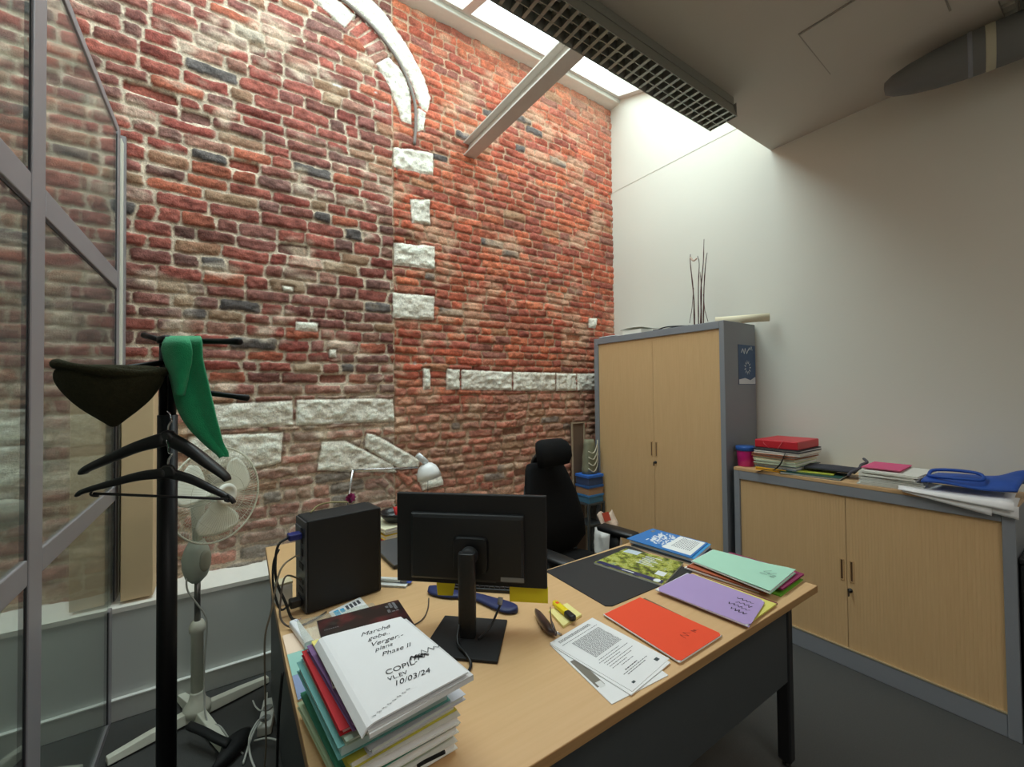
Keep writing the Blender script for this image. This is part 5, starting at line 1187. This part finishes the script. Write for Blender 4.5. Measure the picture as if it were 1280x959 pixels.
MB().lathe([(.0125, .44), (.0125, .66)], (FX, FY, 0), n=18).build('inner_pole', M('pole_steel', (120, 118, 116), .3, metal=.8), fn_, smooth=True)
FD = Vector((.60, -.79, .06)).normalized(); FS = Vector((-FD.y, FD.x, 0)).normalized(); FU = FD.cross(FS) * -1
if FU.z < 0: FU = -FU
MB().rings([superring((FX - .004, FY, z_), (.83, -.56, 0), (.56, .83, 0), w_, d_, 20, 2.4) for z_, w_, d_ in ((.635, .018, .02), (.66, .040, .042), (.70, .052, .05), (.75, .056, .052), (.79, .045, .045), (.83, .026, .03))]).build('control_box', M('fan_grey_green', (176, 182, 168), .45), fn_, smooth=True)
MB().rings([superring(Vector((FX, FY, .735)) + FD * o_, FS, (0, 0, 1), .026 * q, .048 * q, 20, 2.2) for o_, q in ((.036, 1), (.054, 1), (.058, .75))]).build('dial', M('fan_dial', (158, 158, 140), .5), fn_, smooth=True)
HB = Vector((FX, FY, 1.045))
MB().tube([(FX, FY, .82), (FX, FY, .93), tuple(HB - Vector((0, 0, .04)))], [.02, .024, .03], 14).build('neck', IVORY, fn_, smooth=True)
MB().lathe([(.02, -.13), (.05, -.12), (.062, -.08), (.064, .0), (.056, .03), (.03, .05)], HB, FD, 24).build('motor_housing', IVORY, fn_, smooth=True)
GC = HB + FD * .125; GR = .215
GRM = M('grille_ivory', (206, 206, 188), .4)
def grille(sgn, nm):
    b = MB()
    for k in range(84):
        a = 2 * PI * k / 84; e = FS * math.cos(a) + FU * math.sin(a)
        P_ = [GC + e * r_ + FD * (sgn * h_) for r_, h_ in ((.045, .062), (.11, .058), (.17, .045), (.20, .026), (GR, .004))]
        b.tube(P_, .0007, 4)
    for r_, h_ in ((.09, .060), (.15, .051)):
        b.tube([GC + (FS * math.cos(2 * PI * j / 48) + FU * math.sin(2 * PI * j / 48)) * r_ + FD * (sgn * h_) for j in range(48)], .0009, 5, closed=True)
    return b.build(nm, GRM, fn_)
grille(1, 'front_grille'); grille(-1, 'rear_grille')
MB().tube([GC + (FS * math.cos(2 * PI * j / 64) + FU * math.sin(2 * PI * j / 64)) * GR for j in range(64)], .0045, 8, closed=True).build('grille_ring', GRM, fn_, smooth=True)
MB().lathe([(.05, .050), (.05, .064), (.042, .072), (.030, .070), (.026, .066), (.002, .066)], GC, FD, 28).build('badge', M('fan_badge', (220, 220, 208), .4), fn_, smooth=True)
MB().lathe([(.034, -.05), (.036, .02), (.02, .03), (.002, .031)], GC, FD, 20).build('spinner', IVORY, fn_, smooth=True)
BLM = M('fan_blade', (224, 226, 212), .35)
for k in range(3):
    a0 = .55 + k * 2 * PI / 3
    def bf(u, v, a0=a0):
        r_ = .03 + .155 * v; wd = .55 + .5 * math.sin(PI * min(1, v * 1.05) * .75); a = a0 + (u - .5) * 1.25 * wd * (1 if v < .85 else 1 - (v - .85) * 1.2)
        e = FS * math.cos(a) + FU * math.sin(a)
        return tuple(GC + e * r_ + FD * (.03 * (u - .5) - .005))
    MB().sheet(bf, 12, 12, .002).build('blade', BLM, fn_, smooth=True)
MB().tube(bez([(FX - .04, FY - .03, .67), (FX - .035, FY - .04, .62), (FX - .005, FY - .045, .56), (FX + .03, FY - .045, .49), (FX + .038, FY - .04, .42), (FX + .03, FY - .042, .30), (FX + .028, FY - .05, .16), (FX + .04, FY - .12, .05), (FX + .09, FY - .19, .045), (FX + .13, FY - .26, .006), (FX + .17, FY - .36, .005)], 60), .0036, 8).build('cord', M('grey_cord', (176, 176, 168), .5), fn_, smooth=True)

# ------------------------------------------------------------------ carton between partition and fan
ct = thing('carton', 'tall narrow brown cardboard carton standing on the plinth beside the glass partition', 'carton', (-.335, 2.80, .53))
CARD = M('cardboard', (220, 192, 152), .8, var=.06, scale=8)
ca, cb_ = onz(157.5, 751, .53), onz(190, 748, .53)
bx(-.408, -.288, 2.735, 2.90, .532, 1.56).build('body', CARD, ct, bevel=.004)
bx(-.408, -.349, 2.735, 2.90, 1.5605, 1.565).build('flap', CARD, ct); bx(-.347, -.288, 2.735, 2.90, 1.5605, 1.566).build('flap', CARD, ct)

# ------------------------------------------------------------------ floor clutter by the fan
bs_ = thing('black_strap_bundle', 'black folded strap and pouch lying over the fan base on the floor', 'strap', (.05, 2.25, 0))
MB().rings([superring(p, Vector((.5, .8, 0)), (0, 0, 1), w_, .012, 12, 2.6) for p, w_ in zip(bez([onz(236, 907, .075), onz(255, 915, .075), onz(272, 924, .07), onz(286, 930, .06)], 12), [.02] * 20)]).build('strap', BLACKM, bs_, smooth=True)
MB().rings([superring(p, Vector((1, .3, 0)), (0, 0, 1), w_, h_, 14, 2.6) for p, w_, h_ in zip(bez([onz(299, 918, .03), onz(293, 932, .03), onz(285, 945, .03), onz(272, 962, .025)], 12), (.03, .05, .055, .055, .05, .05, .05, .05, .045, .04, .04, .03, .02), (.02, .028, .029, .029, .029, .028, .026, .026, .024, .022, .02, .018, .01))]).build('pouch', BLACKM, bs_, smooth=True)
WCORD = M('white_cord', (222, 222, 214), .5)
sk2 = thing('power_strip', 'white power strip end with plugged cords on the floor beside the desk', 'power strip', onz(332, 905, .02))
so = onz(330, 922, .0); sx_ = (onz(336, 892, 0) - so).normalized()
b = MB(); b.m = frame((so.x, so.y, .0), sx_, (-sx_.y, sx_.x, 0)); b.box(0, .20, -.028, .028, .004, .045).build('body', WPLASTIC, sk2, bevel=.006)
for q in (.05, .12):
    b = MB(); b.m = frame((so.x, so.y, 0), sx_, (-sx_.y, sx_.x, 0)); b.lathe([(.02, .0455), (.02, .052), (.016, .0525), (.016, .047)], (q, 0, 0), n=20).build('socket', M('socket_shade', (150, 150, 146), .5), sk2, smooth=True)
cable('white_plug_cord', 'white cord looping from the power strip towards the room on the floor', [onz(329, 899, .056), onz(322, 902, .09), onz(312, 922, .06), onz(313, 945, .01), onz(322, 968, .006)], .0042, WCORD, 36, 'white cords by the power strip')
cable('white_plug_cord', 'white cord arching across the floor from the power strip to under the desk', [onz(318, 926, .02), onz(335, 923, .04), onz(352, 928, .04), onz(366, 940, .02), onz(375, 948, .006)], .0036, WCORD, 30, 'white cords by the power strip')
cable('white_plug_cord', 'second white cord bunched beside the power strip on the floor', [onz(335, 898, .05), onz(326, 900, .07), onz(316, 918, .04), onz(310, 935, .02), onz(304, 955, .006)], .0042, WCORD, 36, 'white cords by the power strip')
cable('thin_white_cord', 'thin white cord hanging behind the fan base arm to the power strip', [onz(334, 866, .04), onz(333, 876, .03), onz(327, 888, .05), onz(320, 884, .05), onz(316, 876, .04)], .003, WCORD, 24)
cable('dark_desk_cord', 'black cord hanging down the left desk side to the floor', [(.142, 1.42, ZD - .03), (.132, 1.43, .55), (.128, 1.45, .3), (.12, 1.47, .08), (.10, 1.5, .006)], .004, BLACK, 30)

# ================================================================== OFFICE CHAIR
CXc, CYc = 1.70, 1.93
oc = thing('office_chair', 'black high backed office chair with headrest and armrests behind the desk', 'chair', (CXc, CYc, 0))
CH = Matrix.Translation((CXc, CYc, 0)) @ Matrix.Rotation(.14, 4, 'Z')         # faces -Y
FAB = M('black_fabric', (20, 20, 21), .92, var=.2, scale=150, bump=.4, bscale=500, spec=.2)
def cmb(): b = MB(); b.m = CH; return b
def cushion(rows_, name, mat, parent):
    """rows_: (z, half width, y centre, half depth, wing) stacked super-ellipses, front concave"""
    b = cmb(); R_ = []
    for z_, w_, yc, d_, wg in rows_:
        r_ = []
        for (x_, y_, q) in superring((0, yc, z_), (1, 0, 0), (0, 1, 0), w_, d_, 28, 3.0): r_.append((x_, y_ - wg * (x_ / max(w_, .01)) ** 2, q))
        R_.append(r_)
    b.rings(R_); return b.build(name, mat, parent, smooth=True)
cushion([(.48, .21, .16, .025, .0), (.50, .24, .15, .040, .015), (.58, .275, .125, .05, .03), (.70, .252, .13, .055, .04), (.85, .222, .16, .05, .04), (.97, .185, .19, .045, .035), (1.03, .165, .205, .04, .03), (1.06, .14, .21, .028, .02), (1.065, .11, .21, .015, .01)], 'backrest', FAB, oc)
cushion([(1.045, .10, .135, .02, .02), (1.055, .13, .13, .035, .03), (1.10, .145, .125, .042, .035), (1.16, .145, .135, .042, .035), (1.195, .13, .15, .034, .03), (1.21, .10, .155, .018, .02)], 'headrest', FAB, oc)
cushion([(.82, .10, .225, .018, 0), (.95, .085, .245, .018, 0), (1.08, .07, .225, .018, 0), (1.13, .06, .19, .014, 0)], 'headrest_bracket', BLACK, oc)
cushion([(.47, .15, .205, .02, 0), (.60, .17, .20, .02, 0), (.80, .15, .225, .018, 0), (.92, .12, .245, .012, 0)], 'back_shell', BLACK, oc)
b = cmb(); b.rings([superring((0, -.06, z_), (1, 0, 0), (0, 1, 0), w_, d_, 28, 3.2) for z_, w_, d_ in ((.42, .21, .21), (.435, .24, .235), (.48, .245, .24), (.495, .23, .225), (.50, .18, .18))]); b.build('seat', FAB, oc, smooth=True)
b = cmb(); b.box(-.10, .10, -.12, .14, .385, .4195).build('mechanism', BLACK, oc, bevel=.01)
b = cmb(); b.box(-.03, .03, .1405, .19, .39, .47).build('back_bracket', BLACK, oc, bevel=.006)
for s_ in (-1, 1):
    b = cmb(); b.rings([superring((s_ * .30, y_ - .05, .640), (1, 0, 0), (0, 0, 1), w_, h_, 16, 3) for y_, w_, h_ in ((-.235, .034, .012), (-.215, .048, .019), (-.10, .052, .021), (.02, .048, .020), (.035, .034, .012))]); ar = b.build('armrest', BLACK, oc, smooth=True)
    b = cmb(); b.rings([superring((s_ * .285 - s_ * .03 * (1 - q), -.14, .43 + .192 * q), (1, 0, 0), (0, 1, 0), .014, .035, 14, 3) for q in (0, .2, .6, 1)]); b.build('armrest_post', BLACK, ar, smooth=True)
    b = cmb(); b.box(min(s_ * .10, s_ * .27), max(s_ * .10, s_ * .27), -.17, -.11, .395, .4185); b.build('armrest_bracket', BLACK, ar, bevel=.004)
b = cmb(); b.lathe([(.030, .10), (.030, .24), (.018, .241), (.018, .385)], (0, 0, 0), n=18).build('gas_lift', BLACK, oc, smooth=True)
for k in range(5):
    a = .3 + 2 * PI * k / 5; b = cmb(); e = Vector((math.cos(a), math.sin(a), 0)); s_ = Vector((-e.y, e.x, 0))
    b.rings([superring(e * r_ + Vector((0, 0, z_)), s_, (0, 0, 1), w_, h_, 10, 3) for r_, z_, w_, h_ in ((.02, .11, .028, .022), (.15, .10, .024, .018), (.30, .085, .018, .012))]); lg = b.build('leg', BLACK, oc, smooth=True)
    b = cmb()
    for q in (-1, 1): b.lathe([(.001, 0), (.024, .001), (.026, .006), (.024, .016), (.001, .017)], e * .29 + s_ * (q * .006 if q > 0 else -.023) + Vector((0, 0, .0265)), s_, 18)
    b.build('caster', BLACK, lg, smooth=True)

# ================================================================== LIGHT, WORLD, CAMERA
wd = bpy.data.worlds.new('sky'); S.world = wd; wd.use_nodes = True
bgn = wd.node_tree.nodes['Background']; bgn.inputs['Color'].default_value = (.93, .985, 1.0, 1)
wt_ = wd.node_tree.nodes.new('ShaderNodeTexCoord'); wx_ = wd.node_tree.nodes.new('ShaderNodeSeparateXYZ'); wm = wd.node_tree.nodes.new('ShaderNodeMapRange')
wm.inputs['From Min'].default_value = -.7; wm.inputs['From Max'].default_value = .8; wm.inputs['To Min'].default_value = 4.2; wm.inputs['To Max'].default_value = 13.5
wd.node_tree.links.new(wt_.outputs['Generated'], wx_.inputs[0]); wd.node_tree.links.new(wx_.outputs['Y'], wm.inputs['Value']); wn_ = wd.node_tree.nodes.new('ShaderNodeMapRange'); wn_.inputs['From Min'].default_value = -.8; wn_.inputs['From Max'].default_value = .8; wn_.inputs['To Min'].default_value = .84; wn_.inputs['To Max'].default_value = 1.16
wp_ = wd.node_tree.nodes.new('ShaderNodeMath'); wp_.operation = 'MULTIPLY'
wd.node_tree.links.new(wx_.outputs['X'], wn_.inputs['Value']); wd.node_tree.links.new(wm.outputs['Result'], wp_.inputs[0]); wd.node_tree.links.new(wn_.outputs['Result'], wp_.inputs[1]); wd.node_tree.links.new(wp_.outputs[0], bgn.inputs['Strength'])
pl = bpy.data.lights.new('skylight_portal', 'AREA'); pl.shape = 'RECTANGLE'; pl.size = 4.3; pl.size_y = 1.6; pl.cycles.is_portal = True
po = bpy.data.objects.new('skylight_portal', pl); COL.objects.link(po); po.location = (1.08, 2.1, 4.28); po.rotation_euler = (math.atan(.33), 0, 0)
al = bpy.data.lights.new('rear_fill_light', 'AREA'); al.shape = 'RECTANGLE'; al.size = 1.6; al.size_y = 1.2; al.energy = 24; al.color = (1, .985, .96)  # fill light added behind the camera; no lamp is known there
ao = bpy.data.objects.new('rear_fill_light', al); COL.objects.link(ao); ao.location = (.9, -1.2, 3.15)
cd = bpy.data.cameras.new('camera'); cd.sensor_width = 36; cd.lens = F / 1280 * 36; cd.clip_start = .02
co = bpy.data.objects.new('camera', cd); COL.objects.link(co)
co.matrix_world = Matrix(((CR.x, CU.x, -CF.x, 0), (CR.y, CU.y, -CF.y, 0), (CR.z, CU.z, -CF.z, H), (0, 0, 0, 1)))
S.camera = co
S.view_settings.view_transform = 'Standard'; S.view_settings.look = 'None'; S.view_settings.gamma = 1; S.view_settings.use_curve_mapping = False
S.view_settings.exposure = 0.0
S.cycles.use_denoising = True; S.cycles.max_bounces = 10; S.cycles.transparent_max_bounces = 16; S.cycles.diffuse_bounces = 6
